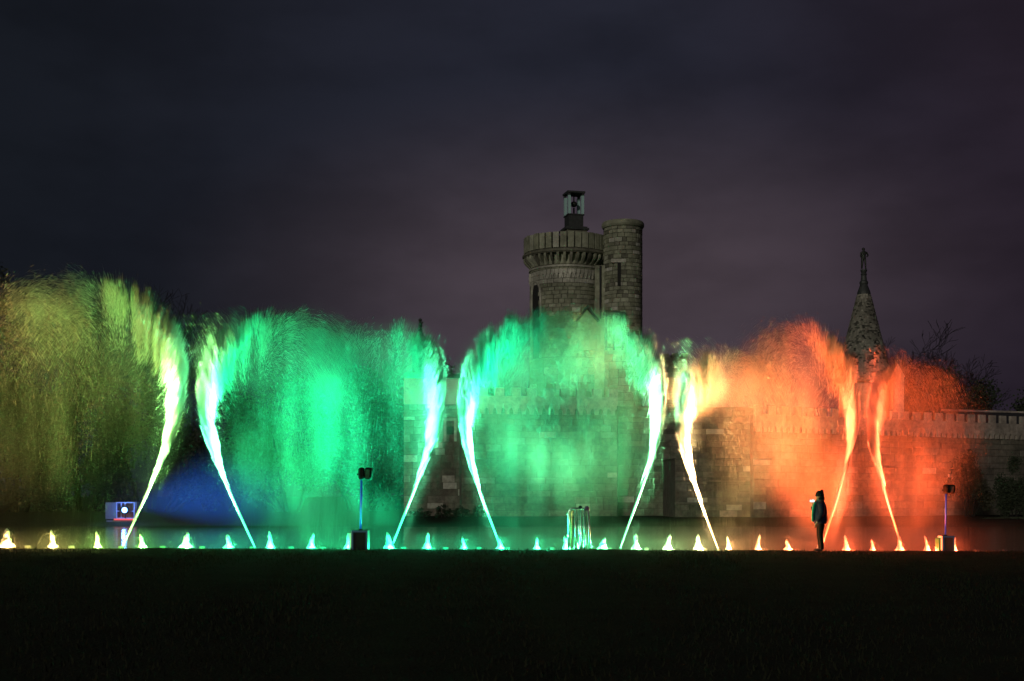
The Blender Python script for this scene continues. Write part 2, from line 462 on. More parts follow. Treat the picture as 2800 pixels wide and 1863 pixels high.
class WallFrame:
    """a straight wall from plan point a to b; local x along it, local -y is its face, z up"""
    def __init__(self, name, a, b, label, cat, group=None):
        self.a, self.b = Vector(a), Vector(b); self.L = (self.b - self.a).length
        d = self.b - self.a
        self.o = empty(name, (self.a.x, self.a.y, 0), math.atan2(d.y, d.x))
        tag(self.o, label, cat, group)
    def box(self, name, x0, x1, y0, y1, z0, z1, mat, bevel=0.0):
        return MB().box(x0, x1, y0, y1, z0, z1).build(name, M[mat], self.o, bevel=bevel)
    def stones(self, x0, x1, z0, z1, h, wmin, wmax, seed, mats=(('stone', 1.0),), face=0.0, holes=(), most=290):
        rr = random.Random(seed); z = z0; out = []
        while z < z1 - 0.02:
            hh = min(h * rr.uniform(0.85, 1.15), z1 - z)
            if z1 - z - hh < 0.12: hh = z1 - z
            x = x0 - rr.uniform(0, 0.4) * wmin
            while x < x1 - 0.01:
                w = rr.uniform(wmin, wmax)
                l, r = max(x, x0), min(x + w, x1); x += w
                if r - l < 0.08: continue
                cx, cz = (l + r) / 2, z + hh / 2
                if any(hx0 < cx < hx1 and hz0 < cz < hz1 for hx0, hx1, hz0, hz1 in holes): continue
                out.append((cx, cz, r - l - 0.025, hh - 0.025, rr.uniform(0, 0.025), rr.random()))
            z += hh
        out.sort(key=lambda t: -t[2] * t[3])
        def pick(u):
            for m, p in mats:
                if u <= p: return M[m]
            return M[mats[-1][0]]
        for cx, cz, w, hh, dy, u in out[:most]:
            s = link_mesh('stone', BLOCK, None, self.o, (cx, face - 0.03 - dy, cz), None, (w, 0.12, hh))
            omat(s, pick(u))
        rest = out[most:]
        if rest:
            mb = MB(); base = block_mesh()
            for cx, cz, w, hh, dy, u in rest:
                mb.add([(cx + x * w, face - 0.03 - dy + y * 0.12, cz + zz * hh) for x, y, zz in base.v], base.f)
            r = mb.build('small_stones', M[mats[0][0]], self.o); tag(r, kind='stuff')
    def battlement(self, x0, x1, ztop, mh, band, corb, pitch, gap, out=0.22, depth=0.5, md=0.44):
        """merlons, a plain band below them and a row of small arched corbels"""
        zb = ztop - mh
        self.box('parapet_band', x0, x1, -out, depth, zb - band, zb, 'merlon')
        n = int((x1 - x0) / pitch)
        p = (x1 - x0 - (pitch - gap)) / max(1, n)
        for k in range(n + 1):
            l = x0 + k * p
            b = MB().box(l, l + pitch - gap, -out - 0.003, -out + md, zb + 0.002, ztop)
            b.build('merlon', M['merlon'], self.o, bevel=0.03)
        # corbel pieces: a block with a round scoop at each lower side
        cp = p / 2; m = int((x1 - x0) / cp)
        zc = zb - band
        for k in range(m):
            cx = x0 + (k + 0.5) * cp; w = cp * 0.96
            poly = [(cx - w / 2, zc - 0.003), (cx + w / 2, zc - 0.003), (cx + w / 2, zc - corb * 0.35), (cx + w * 0.36, zc - corb * 0.42), (cx + w * 0.27, zc - corb * 0.62),
                    (cx + w * 0.24, zc - corb), (cx - w * 0.24, zc - corb), (cx - w * 0.27, zc - corb * 0.62), (cx - w * 0.36, zc - corb * 0.42), (cx - w / 2, zc - corb * 0.35)]
            MB().prism(list(reversed(poly)), -out + 0.015, 0.05).build('corbel', M['merlon'], self.o)

def plan(px, Y): return ((px - 1400) / FPX * Y, Y)
def zat(py, Y): return CAM_Z - (py - HOR) / FPX * Y

# main curtain wall behind the middle arch
cw = WallFrame('curtain_wall', plan(1262, 94), plan(1688, 96), 'crenellated sandstone castle wall behind the middle green water arch', 'castle wall')
zt = zat(1062, 95)
cw.box('wall_core', 0, cw.L, 0.02, 1.2, -0.4, zt - 0.65, 'mortar')
cw.battlement(0, cw.L, zt, 0.62, 0.62, 0.72, 1.2, 0.5)
NI = (8.0, 10.1, zat(1262, 95), zat(1172, 95))
cw.stones(0, cw.L, 0.0, zt - 1.3, 0.5, 0.7, 1.5, 21, (('stone', 0.98), ('pale_stone', 1.0)), holes=[NI])
cw.box('niche_panel', NI[0] + 0.05, NI[1] - 0.05, -0.004, 0.1, NI[2], NI[3], 'dark_stone')
cw.box('string_course', 0, cw.L, -0.12, 0.05, zat(1292, 95), zat(1285, 95), 'stone')

# long wall running away on the right
rw = WallFrame('castle_wall', plan(2060, 90), plan(2960, 107), 'long crenellated castle wall in red light on the right', 'castle wall')
zt = zat(1108, 90)
rw.box('wall_core', 0, rw.L, 0.02, 0.35, -0.4, zt - 0.65, 'mortar')
rw.battlement(0, rw.L, zt, 0.62, 0.62, 0.62, 1.18, 0.50, md=0.22)
rw.stones(0, rw.L, 0.0, zt - 1.25, 0.5, 0.8, 1.7, 22, (('stone', 0.97), ('pale_stone', 1.0)))

# recessed wall between, with a projecting stepped plinth
mw = WallFrame('recessed_wall', plan(1690, 97.2), plan(2066, 98.2), 'recessed dark stone castle wall between the tower and the red lit wall', 'castle wall')
zt = zat(1112, 97.5)
mw.box('wall_core', 0, mw.L, 0.02, 1.2, -0.4, zt, 'mortar')
mw.stones(0, mw.L, 0.0, zt, 0.48, 0.6, 1.4, 23, (('stone', 0.6), ('dark_stone', 0.97), ('pale_stone', 1.0)))
pw = WallFrame('stepped_plinth', plan(1846, 92), plan(2053, 92.4), 'low stepped stone plinth block at the foot of the castle wall', 'plinth')
zp = zat(1258, 92)
pw.box('wall_core', 0, pw.L, 0.02, 4.6, -0.4, zp, 'mortar')
pw.stones(0, pw.L, 0.0, zp, 0.45, 0.5, 1.3, 24, (('stone', 0.65), ('dark_stone', 0.94), ('pale_stone', 1.0)))
for py in (1312, 1374):
    pw.box('ledge', -0.05, pw.L + 0.05, -0.2, 0.05, zat(py + 6, 92), zat(py, 92), 'stone', bevel=0.02)
pw.box('coping', -0.06, pw.L + 0.06, -0.12, 4.65, zp, zp + 0.14, 'dark_stone', bevel=0.02)

# plastered gatehouse on the left
gh = WallFrame('gatehouse', plan(1104, 96.5), plan(1266, 96.5), 'gatehouse with cream plastered upper storey and stone base left of the castle wall', 'building')
zr, zc_, zb_ = zat(1034, 96.5), zat(1106, 96.5), zat(1132, 96.5)
gh.box('wall_core', 0, gh.L, 0.02, 5.0, -0.4, zc_, 'mortar')
gh.box('plaster_storey', 0, gh.L, -0.02, 5.0, zc_, zr, 'plaster')
gh.stones(0, gh.L, zb_, zc_, 0.3, 0.5, 0.9, 25, (('stone', 1.0),))
gh.box('cornice', -0.06, gh.L + 0.06, -0.22, 0.05, zb_ - 0.2, zb_, 'dark_stone', bevel=0.03)
WX = (1231 - 1104) / FPX * 96.5
WN = (WX - 0.26, WX + 0.26, zat(1202, 96.5), zat(1152, 96.5))
gh.stones(0, gh.L, 0.0, zb_ - 0.2, 0.52, 0.7, 1.3, 26, (('stone', 0.94), ('pale_stone', 1.0)), holes=[WN])
win = gh.box('window', WN[0] - 0.02, WN[1] + 0.02, -0.01, 0.08, WN[2], WN[3], 'dark')
fr = MB(); fr.box(WN[0] - 0.22, WN[0] - 0.03, -0.09, 0.05, WN[2] - 0.15, WN[3] + 0.2).box(WN[1] + 0.03, WN[1] + 0.22, -0.09, 0.05, WN[2] - 0.15, WN[3] + 0.2).box(WN[0] - 0.03, WN[1] + 0.03, -0.087, 0.05, WN[3] + 0.01, WN[3] + 0.2)
fr.build('window_frame', M['pale_stone'], win)
MB().prism([(-0.25, zr + 0.002), (gh.L + 0.25, zr + 0.002), (gh.L + 0.0, zr + 0.26), (0.2, zr + 0.42)], -0.3, 5.2).build('roof', M['roof'], gh.o)
MB().tube([(gh.L - 0.12, -0.12, zc_ - 1.0), (gh.L - 0.12, -0.12, zr + 0.05)], 0.09).build('drainpipe', M['roof'], gh.o)

# dark chimney turret peeping over the wall
tw = WallFrame('chimney_turret', plan(1814, 110), plan(1880, 110), 'small dark square turret rising behind the recessed wall', 'turret')
zt = zat(968, 110)
tw.box('wall_core', 0, tw.L, 0.02, 2.2, -0.4, zt - 0.3, 'mortar')
tw.stones(0, tw.L, zat(1120, 110), zt - 0.32, 0.45, 0.5, 0.95, 27, (('dark_stone', 0.85), ('stone', 1.0)))
for k in range(3):
    tw.box('merlon', k * tw.L / 2.6, k * tw.L / 2.6 + 0.5, -0.06, 2.2, zt - 0.298, zt + (0.04 if k else 0), 'dark_stone')

# ------------------------------------------------------------------ round tower
TY = 120.0; TPX = TY / FPX
tc_ = Vector(((1552 - 1400) * TPX, TY + 3.4))
tower = empty('castle_tower', (tc_.x, tc_.y, 0)); tag(tower, 'round crenellated stone tower with a lantern on its roof and a side turret', 'tower')
def tz(py): return zat(py, TY)
RS = 101 * TPX
def ring_stones(root, cx, cy, rad, z0, z1, h, seed, sel, wr=(0.55, 1.15), skip=None, most=290, vis=1.75):
    """curved courses; only the half that can be seen from the front and sides gets separate stones"""
    rr = random.Random(seed); z = z0; items = []
    while z < z1 - 0.03:
        hh = min(h * rr.uniform(0.85, 1.15), z1 - z)
        if z1 - z - hh < 0.12: hh = z1 - z
        a = rr.uniform(0, 0.3); end = a + 2 * math.pi
        while a < end - 0.02:
            w = rr.uniform(*wr) / rad
            b = min(a + w, end)
            if end - b < 0.4 / rad: b = end
            am = (a + b) / 2
            rel = (am + math.pi / 2 + math.pi) % (2 * math.pi) - math.pi     # 0 = towards the camera
            if not (skip and skip(rel, z + hh / 2)):
                items.append((abs(rel) > vis, a, b, z, hh, rel, rr.uniform(0, 0.025)))
            a = b
        z += hh
    def wedge(a, b, z, hh, dr):
        g = 0.012; n = 2; vs = []; fs = []
        r0, r1 = rad - 0.08, rad + 0.03 + dr
        a2, b2 = a + g / rad, b - g / rad; zz0, zz1 = z + g, z + hh - g
        ch = 0.03
        for k in range(n + 1):
            t = k / n
            for (rr_, zq, ins) in ((r0, zz0, 0), (r1 - ch, zz0, 0), (r1, zz0 + ch, ch), (r1, zz1 - ch, ch), (r1 - ch, zz1, 0), (r0, zz1, 0)):
                aa = (a2 + ins / rad) * (1 - t) + (b2 - ins / rad) * t
                vs.append((cx + rr_ * math.cos(aa), cy + rr_ * math.sin(aa), zq))
        for k in range(n):
            for j in range(5): fs.append((k * 6 + j, (k + 1) * 6 + j, (k + 1) * 6 + j + 1, k * 6 + j + 1))
        fs.append((0, 1, 2, 3, 4, 5)); fs.append(tuple(n * 6 + j for j in (5, 4, 3, 2, 1, 0)))
        return vs, fs
    front = [t for t in items if not t[0]]
    front.sort(key=lambda t: -(t[3] + 6 * math.cos(t[5]) * (t[2] - t[1])))
    back = [t for t in items if t[0]] + front[most:]
    for _, a, b, z, hh, rel, dr in front[:most]:
        vs, fs = wedge(a, b, z, hh, dr)
        MB().add(vs, fs).build('stone', M[sel(z, rr)], root)
    mb = MB()
    for _, a, b, z, hh, rel, dr in back:
        vs, fs = wedge(a, b, z, hh, dr); mb.add(vs, fs)
    if back:
        o = mb.build('small_stones', M[sel(z0, rr)], root); tag(o, kind='stuff')
z_corb_lo = tz(722)
MB().lathe([(RS - 0.05, -0.4), (RS - 0.05, tz(690))], 64).build('shaft_core', M['mortar'], tower)
NA = math.asin(-84 / 98.0)                     # bearing of the tall niche
def nskip(rel, z): return abs(rel - NA) < 0.22 and z < tz(768)
def tsel(z, rr):
    if tz(778) < z < tz(735): return 'pale_stone'
    return 'pale_stone' if rr.random() < 0.035 else 'tower_stone'
ring_stones(tower, 0, 0, RS, tz(975), z_corb_lo, 0.40, 31, tsel, wr=(0.42, 0.9), skip=nskip)
# lower shaft down to the ground, behind the spray
ring_stones(tower, 0, 0, RS + 0.02, 0, tz(977), 0.8, 34, tsel, wr=(0.9, 1.6), most=0)
# pointed niche: a dark recess with a pale moulded arch
def on_shaft(rel, r, z):
    a = -math.pi / 2 + rel
    return (r * math.cos(a), r * math.sin(a), z)
arch = []
zt_, zs_, zb0 = tz(762), tz(800), tz(975)
for k in range(15):
    t = k / 14
    if t < 0.3: arch.append((-1, zb0 + (zs_ - zb0) * t / 0.3))
    elif t <= 0.5:
        q = (t - 0.3) / 0.2; arch.append((-1 + q ** 1.7, zs_ + (zt_ - zs_) * math.sin(q * math.pi / 2)))
    elif t <= 0.7:
        q = (0.7 - t) / 0.2; arch.append((1 - q ** 1.7, zs_ + (zt_ - zs_) * math.sin(q * math.pi / 2)))
    else: arch.append((1, zs_ + (zb0 - zs_) * (t - 0.7) / 0.3))
niche = MB().tube([on_shaft(NA + 0.23 * u, RS + 0.03, z) for u, z in arch], 0.13, 6).build('niche_arch', M['pale_stone'], tower)
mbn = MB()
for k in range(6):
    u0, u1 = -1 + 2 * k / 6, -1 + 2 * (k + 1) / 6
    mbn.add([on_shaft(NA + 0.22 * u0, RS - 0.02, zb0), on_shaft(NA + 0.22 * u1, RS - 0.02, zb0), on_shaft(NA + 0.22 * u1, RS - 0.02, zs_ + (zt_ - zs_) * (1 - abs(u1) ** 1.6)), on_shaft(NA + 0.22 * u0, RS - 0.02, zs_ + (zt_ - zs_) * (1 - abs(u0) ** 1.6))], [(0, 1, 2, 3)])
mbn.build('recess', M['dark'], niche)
# blind arcade under the corbels
for k in range(34):
    rel = -1.9 + 3.8 * k / 33
    if abs(rel - NA) < 0.3: continue
    p = on_shaft(rel, RS + 0.07, 0)
    q = MB().prism([(-0.17, -0.16), (0.0, -0.75), (0.17, -0.16), (0.17, 0.1), (-0.17, 0.1)], -0.06, 0.12)
    q.build('pendant_stone', M['pale_stone'], tower, loc=(p[0], p[1], tz(738)), rot=(0, 0, rel))
MB().lathe([(RS - 0.1, tz(730)), (RS + 0.14, tz(729)), (RS + 0.14, tz(724)), (RS - 0.1, tz(722))], 64).build('string_course', M['pale_stone'], tower)
RP = 120 * TPX
MB().lathe([(RP - 0.75, tz(692)), (RP - 0.05, tz(692)), (RP + 0.10, tz(688)), (RP + 0.10, tz(684)), (RP - 0.1, tz(680)), (RP - 0.75, tz(679))], 64).build('parapet_ring', M['dark_stone'], tower)
MB().lathe([(RS - 0.1, tz(722)), (RS + 0.02, tz(721)), (RS + 0.05, tz(692)), (RS - 0.1, tz(691))], 48).build('corbel_backing', M['tower_stone'], tower)
NC = 40
for k in range(NC):
    a = 2 * math.pi * (k + 0.5) / NC
    rel = (a + math.pi / 2 + math.pi) % (2 * math.pi) - math.pi
    if abs(rel) > 1.9: continue
    r0 = RS - 0.05 + 0.06
    poly = [(0, tz(692) - 0.003), (RP - r0, tz(692) - 0.003), (RP - r0 - 0.02, tz(700)), ((RP - r0) * 0.72, tz(707)), ((RP - r0) * 0.3, tz(714)), (0.02, tz(721))]
    b = MB()
    n = len(poly); vs = [(r0 + x, -0.11, z) for x, z in poly] + [(r0 + x, 0.11, z) for x, z in poly]
    fs = [tuple(range(n)), tuple(reversed(range(n, 2 * n)))] + [(j, j + n, (j + 1) % n + n, (j + 1) % n) for j in range(n)]
    b.add(vs, fs).build('corbel', M['tower_stone'] if k % 3 else M['dark_stone'], tower, rot=(0, 0, a))
NM = 36
for k in range(NM):
    a0 = 2 * math.pi * k / NM; a1 = a0 + 2 * math.pi / NM * 0.80
    top = tz(636) + rnd.uniform(-0.03, 0.03)
    vs = []
    for a in (a0, (a0 + a1) / 2, a1):
        for r in (RP - 0.42, RP - 0.03):
            for z in (tz(679) + 0.003, top): vs.append((r * math.cos(a), r * math.sin(a), z))
    fs = []
    for s in (0, 1):
        o = s * 4
        fs += [(o + 2, o + 3, o + 7, o + 6), (o, o + 4, o + 5, o + 1), (o + 1, o + 5, o + 7, o + 3), (o, o + 2, o + 6, o + 4)]
    fs += [(0, 1, 3, 2), (8, 10, 11, 9)]
    MB().add(vs, fs).build('merlon', M['tower_stone'], tower)
MB().lathe([(RP - 0.55, tz(679) + 0.002), (RP - 0.55, tz(645)), (RP - 0.75, tz(645)), (RP - 0.75, tz(679) + 0.004)], 48).build('inner_parapet', M['dark_stone'], tower)
MB().lathe([(0.2, tz(676)), (RP - 0.8, tz(676)), (RP - 0.8, tz(672)), (0.2, tz(671))], 40).build('roof_deck', M['lead'], tower)
# side turret, in front and to the right
tx = (1706 - 1552) * TPX; ty_ = -2.3; RT = 52.5 * TPX
turret = MB().lathe([(RT - 0.05, -0.4), (RT - 0.05, tz(622))], 40, tx, ty_).build('turret_core', M['mortar'], tower)
def zsel(z, rr): return 'pale_stone' if rr.random() < 0.06 else ('dark_stone' if rr.random() < 0.22 else 'tower_stone')
ring_stones(turret, tx, ty_, RT, tz(950), tz(621), 0.38, 32, zsel, wr=(0.4, 0.85))
ring_stones(turret, tx, ty_, RT + 0.01, 0, tz(952), 0.7, 35, zsel, wr=(0.8, 1.4), most=0)
MB().lathe([(RT - 0.1, tz(622)), (RT + 0.12, tz(619)), (RT + 0.22, tz(614)), (RT + 0.20, tz(607)), (RT + 0.10, tz(603)), (RT - 0.3, tz(602))], 40, tx, ty_).build('cap', M['tower_stone'], turret, smooth=False)
MB().box((1628 - 1552) * TPX, tx - RT + 0.6, -2.7, 1.0, -0.4, tz(722) - 0.01).build('link_wall', M['tower_stone'], tower)
# cross-shaped slit in the turret
sl = MB(); sx = tx - 0.5
sl.box(sx - 0.16, sx + 0.16, ty_ - RT - 0.10, ty_ - RT + 0.35, tz(785), tz(722)).box(sx - 0.75, sx + 0.55, ty_ - RT - 0.09, ty_ - RT + 0.5, tz(726), tz(712))
s0 = MB().box(sx - 0.15, sx + 0.15, ty_ - RT - 0.04, ty_ - RT + 0.35, tz(785), tz(722)).build('slit', M['dark'], turret)
MB().box(sx - 0.75, sx + 0.62, ty_ - RT - 0.07, ty_ - RT + 0.5, tz(722) + 0.01, tz(712)).build('slit_lintel', M['pale_stone'], turret)
# gabled roofs half hidden by the spray
g1 = MB()
gx, gy = (1605 - 1552) * TPX, -RS - 0.5
g1.prism([(-1.15, tz(880)), (0, tz(838)), (1.15, tz(880)), (0.95, tz(880)), (0, tz(846)), (-0.95, tz(880))], -0.4, 0.9)
g1.build('gable_roof', M['roof'], tower, loc=(gx, gy, 0))
MB().prism([(-0.9, tz(960)), (0.9, tz(960)), (0.9, tz(882)), (0, tz(850)), (-0.9, tz(882))], -0.1, 0.9).build('gable_wall', M['tower_stone'], tower, loc=(gx, gy, 0))
MB().prism([(-0.9, tz(868)), (1.35, tz(866)), (1.2, tz(858)), (-0.7, tz(852))], -0.7, 0.8).build('lean_to_roof', M['roof'], tower, loc=((1672 - 1552) * TPX, -RS - 0.35, 0))
for dx in (-0.55, 0.15, 0.95):
    MB().box(dx - 0.1, dx + 0.1, -0.55, -0.35, tz(960), tz(867)).build('post', M['roof'], tower, loc=((1672 - 1552) * TPX, -RS - 0.35, 0))
MB().tube([((1643 - 1552) * TPX, -2.78, tz(724)), ((1643 - 1552) * TPX, -2.78, tz(870))], 0.09).build('drainpipe', M['roof'], tower)
# lantern
lx = (1572 - 1552) * TPX; ly = -1.4
lan = empty('roof_lantern', (tc_.x + lx, tc_.y + ly, tz(672))); tag(lan, 'glazed metal lantern on a dark pedestal on top of the round tower', 'lantern')
z0 = tz(672)
def LB(name, hw, pa, pb, mat, par=lan):
    return MB().box(-hw * TPX, hw * TPX, -hw * TPX, hw * TPX, tz(pb) - z0, tz(pa) - z0).build(name, M[mat], par, rot=(0, 0, R(14)))
LB('base', 29, 622, 672, 'dark_stone'); LB('base_cap', 34, 616.5, 621.9, 'lead'); LB('base_slope', 30, 612.5, 616.4, 'lead')
LB('pedestal', 21, 580, 612.4, 'lead'); LB('pedestal_cap', 23.5, 576.5, 579.9, 'lead')
for sx_, sy_ in ((-1, -1), (1, -1), (1, 1), (-1, 1)):
    MB().box(-0.13, 0.13, -0.13, 0.13, 0, tz(526) - tz(576.4)).build('glass_column', M['glass'], lan, loc=(Matrix.Rotation(R(14), 3, 'Z') @ Vector((sx_ * 19 * TPX, sy_ * 19 * TPX, tz(576.4) - z0))), rot=(0, 0, R(14)))
    MB().box(-0.11, 0.11, -0.11, 0.11, 0, tz(519) - tz(525.9)).build('column_head', M['lead'], lan, loc=(Matrix.Rotation(R(14), 3, 'Z') @ Vector((sx_ * 20 * TPX, sy_ * 20 * TPX, tz(525.9) - z0))), rot=(0, 0, R(14)))
LB('roof', 25.5, 514, 518.9, 'lead')
MB().sphere((0, 0, tz(546) - z0), (0.32, 0.32, 0.28)).tube([(0, 0, tz(576) - z0), (0, 0, tz(556) - z0)], 0.08).tube([(0, 0, tz(540) - z0), (0, 0, tz(522) - z0)], 0.06).build('lamp_unit', M['bronze'], lan, smooth=True)

# ------------------------------------------------------------------ conical spire with a statue
CY = 115.0; CPX = CY / FPX
def cz(py): return zat(py, CY)
spire = empty('spire_tower', ((2362 - 1400) * CPX, CY, 0)); tag(spire, 'round tower with a steep mottled shingled cone roof', 'tower')
MB().lathe([(66 * CPX, -0.4), (66 * CPX, cz(1052))], 36).build('drum', M['stone'], spire)
MB().lathe([(66 * CPX, cz(1052)), (80 * CPX, cz(1049)), (80 * CPX, cz(1044)), (65 * CPX, cz(1042))], 36).build('eaves', M['dark_stone'], spire)
def cone_r(py): return (17 + (65 - 17) * (py - 805) / 195.0 + 2.0 * max(0, (py - 980) / 40.0)) * CPX
roof = MB().lathe([(cone_r(1043) - 0.08, cz(1043)), (cone_r(960) - 0.08, cz(960)), (17 * CPX - 0.05, cz(804))], 40).build('cone_roof', M['dark'], spire)
mbs = MB(); rr = random.Random(5)
py = 1043.0
while py > 806:
    nxt = py - 4.4
    r0, r1 = cone_r(py), cone_r(nxt); n = max(10, int(2 * math.pi * r0 / 0.22)); off = rr.random()
    for k in range(n):
        if rr.random() < 0.05: continue
        a0 = 2 * math.pi * (k + off) / n; a1 = 2 * math.pi * (k + off + 0.9) / n; am = (a0 + a1) / 2
        lift = rr.uniform(0.05, 0.10); zl = cz(py) - 0.04; zu = cz(nxt) + 0.02
        vs = [((r0 + lift) * math.cos(a0), (r0 + lift) * math.sin(a0), zl), ((r0 + lift) * math.cos(a1), (r0 + lift) * math.sin(a1), zl),
              (r1 * math.cos(a1), r1 * math.sin(a1), zu), (r1 * math.cos(a0), r1 * math.sin(a0), zu),
              ((r0 - 0.02) * math.cos(a0), (r0 - 0.02) * math.sin(a0), zl), ((r0 - 0.02) * math.cos(a1), (r0 - 0.02) * math.sin(a1), zl)]
        mbs.add(vs, [(0, 1, 2, 3), (4, 5, 1, 0), (4, 0, 3), (5, 2, 1)])
    py = nxt
tag(mbs.build('shingles', M['shingle'], roof), kind='stuff')
MB().lathe([(18.5 * CPX, cz(806)), (17.5 * CPX, cz(800)), (10 * CPX, cz(779)), (11.5 * CPX, cz(776)), (11.5 * CPX, cz(771)), (8.5 * CPX, cz(768)), (7 * CPX, cz(754)), (8.5 * CPX, cz(751)), (6.5 * CPX, cz(747)), (9 * CPX, cz(741)), (9 * CPX, cz(738)), (5 * CPX, cz(737))], 20).build('finial', M['lead'], spire)

# gabled pinnacle beside the cone, long roof behind the right wall, far finial spire
pin = empty('pinnacle', ((2455 - 1400) * 0.032, 112, 0)); tag(pin, 'small pale gabled pinnacle right of the cone roofed tower', 'pinnacle')
def pz(py): return zat(py, 112)
MB().box(-0.42, 0.42, -0.42, 0.42, -0.4, pz(1032)).build('shaft', M['pale_stone'], pin)
MB().add([(-0.5, -0.5, pz(1032)), (0.5, -0.5, pz(1032)), (0.5, 0.5, pz(1032)), (-0.5, 0.5, pz(1032)), (0, 0, pz(994))], [(0, 1, 4), (1, 2, 4), (2, 3, 4), (3, 0, 4), (3, 2, 1, 0)]).build('cap', M['pale_stone'], pin)
lr = WallFrame('long_roof', plan(2638, 113), plan(2980, 118), 'low dark roof with pale ridge behind the right castle wall', 'roof')
zl = zat(1118, 113)
lr.box('wall', 0, lr.L, 1.0, 5, -0.4, zl - 1.3, 'mortar')
MB().add([(0, 0.7, zl - 1.3), (lr.L, 0.7, zl - 1.3), (lr.L, 3, zl), (0, 3, zl), (0, 5.3, zl - 1.3), (lr.L, 5.3, zl - 1.3)], [(0, 1, 2, 3), (3, 2, 5, 4), (0, 3, 4), (1, 5, 2), (0, 4, 5, 1)]).build('roof_slopes', M['roof'], lr.o)
lr.box('ridge_cap', 0, lr.L, 2.85, 3.15, zl - 0.02, zl + 0.16, 'merlon')
fs_ = empty('distant_spire', ((1149 - 1400) * 140 / FPX, 140, 0)); tag(fs_, 'slim distant dark spire with finial behind the trees', 'spire')
def fz(py): return zat(py, 140)
MB().lathe([(0.9, -0.4), (0.9, fz(965)), (1.25, fz(963)), (0.18, fz(905)), (0.32, fz(903)), (0.22, fz(900)), (0.12, fz(897))], 12).build('spire_roof', M['roof'], fs_)
MB().tube([(0, 0, fz(898)), (0.02, 0, fz(890)), (0, 0, fz(880))], [0.17, 0.24, 0.12], 8).sphere((0, 0, fz(876)), 0.2).tube([(0.1, 0, fz(888)), (0.32, 0, fz(880))], 0.07, 6).build('finial', M['bronze'], fs_)

# ------------------------------------------------------------------ trees and shrubs
def bare_tree(name, base, h, spread, seed, label, depth=7, twig=1.0, group='bare trees behind the castle grounds'):
    rr = random.Random(seed)
    root = empty(name, base); tag(root, label, 'tree', group)
    tr = MB(); cr = MB()
    def grow(p, d, L, r, lev):
        pts = [p]; q = p.copy(); dd = d.copy(); n = 3
        for k in range(n):
            dd = (dd + Vector((rr.gauss(0, .12), rr.gauss(0, .12), rr.gauss(0.03, .08)))).normalized()
            q = q + dd * (L / n); pts.append(q.copy())
        rs = [max(r * (1 - 0.4 * k / n), 0.021) for k in range(n + 1)]
        (tr if lev < 2 else cr).tube(pts, rs, 5 if lev < 2 else 3, caps=False)
        if lev >= depth: return
        nb = 2 + (rr.random() < 0.75) + (lev == 0) * 2
        for k in range(nb):
            ax = Vector((rr.gauss(0, 1), rr.gauss(0, 1), rr.gauss(0, 0.5)))
            ax = (ax - dd * ax.dot(dd)).normalized()
            ang = rr.uniform(0.3, 0.85) * (1.0 if lev else spread)
            nd = (dd * math.cos(ang) + ax * math.sin(ang)).normalized()
            nd = (nd + Vector((0, 0, 0.12))).normalized()
            st = pts[-1] if k < 2 else pts[rr.choice((1, 2, 3))]
            grow(st, nd, L * rr.uniform(0.62, 0.85), r * 0.58, lev + 1)
    grow(Vector((0, 0, 0)), Vector((0, 0, 1)), h * 0.27, h * 0.018, 0)
    tr.build('trunk', M['bark'], root); cr.build('crown', M['bark'], root)
    return root
def leafy(name, base, shape, n, size, seed, label, cat='shrub', mat='leaf', trunk=None, group=None):
    """crown of leaf faces scattered in lumpy clumps; shape = list of (x, y, z, rx, ry, rz)"""
    g = np.random.default_rng(seed)
    root = empty(name, base); tag(root, label, cat, group)
    w = np.array([s[3] * s[5] for s in shape]); w = w / w.sum()
    idx = g.choice(len(shape), n, p=w); S = np.array(shape)[idx]
    d = g.normal(size=(n, 3)); d /= np.linalg.norm(d, axis=1)[:, None]
    rad = g.random(n) ** 0.45
    P = S[:, :3] + d * rad[:, None] * S[:, 3:] * (1 + 0.18 * g.normal(size=(n, 1)))
    P[:, 2] = np.maximum(P[:, 2], 0.03)
    a = g.normal(size=(n, 3)); a /= np.linalg.norm(a, axis=1)[:, None]
    b = np.cross(a, g.normal(size=(n, 3))); b /= np.linalg.norm(b, axis=1)[:, None]
    s = size * (0.6 + 0.8 * g.random((n, 1)))
    V = np.stack([P + a * s, P + b * s * .6, P - a * s * .5, P - b * s * .6], 1).reshape(-1, 3)
    k = np.arange(n)[:, None] * 4
    T = np.concatenate([k + np.array([[0, 1, 2]]), k + np.array([[0, 2, 3]])], 0)
    link_mesh('crown', tri_mesh('leaf_faces', V, T), M[mat], root)
    tr = MB()
    for s_ in shape[:6]:
        tr.tube([(s_[0] * 0.3, s_[1] * 0.3, 0), (s_[0] * 0.7, s_[1] * 0.7, s_[2] * 0.6), (s_[0], s_[1], s_[2])], [trunk or 0.08, (trunk or 0.08) * .7, 0.03], 6)
    tr.build('trunk', M['bark'], root)
    return root
def tpos(px, Y): return ((px - 1400) / FPX * Y, Y, 0)
bare_tree('bare_tree', tpos(160, 150), zat(690, 150), 1.2, 101, 'faint wide bare tree at far left behind the yellow spray', 7)
bare_tree('bare_tree', tpos(415, 150), zat(762, 150), 1.1, 102, 'round bare tree crown above the first green arch', 7)
bare_tree('bare_tree', tpos(1225, 150), zat(950, 150), 1.3, 104, 'bare tree between gatehouse and distant spire', 7)
bare_tree('bare_tree', tpos(1085, 148), zat(935, 148), 1.2, 105, 'bare tree left of the distant spire', 7)
bare_tree('bare_tree', tpos(2470, 135), zat(920, 135), 0.9, 106, 'tall bare tree right of the cone roofed tower', 7)
bare_tree('bare_tree', tpos(2535, 138), zat(955, 138), 0.9, 107, 'second bare tree right of the cone roofed tower, next to the taller one', 7)
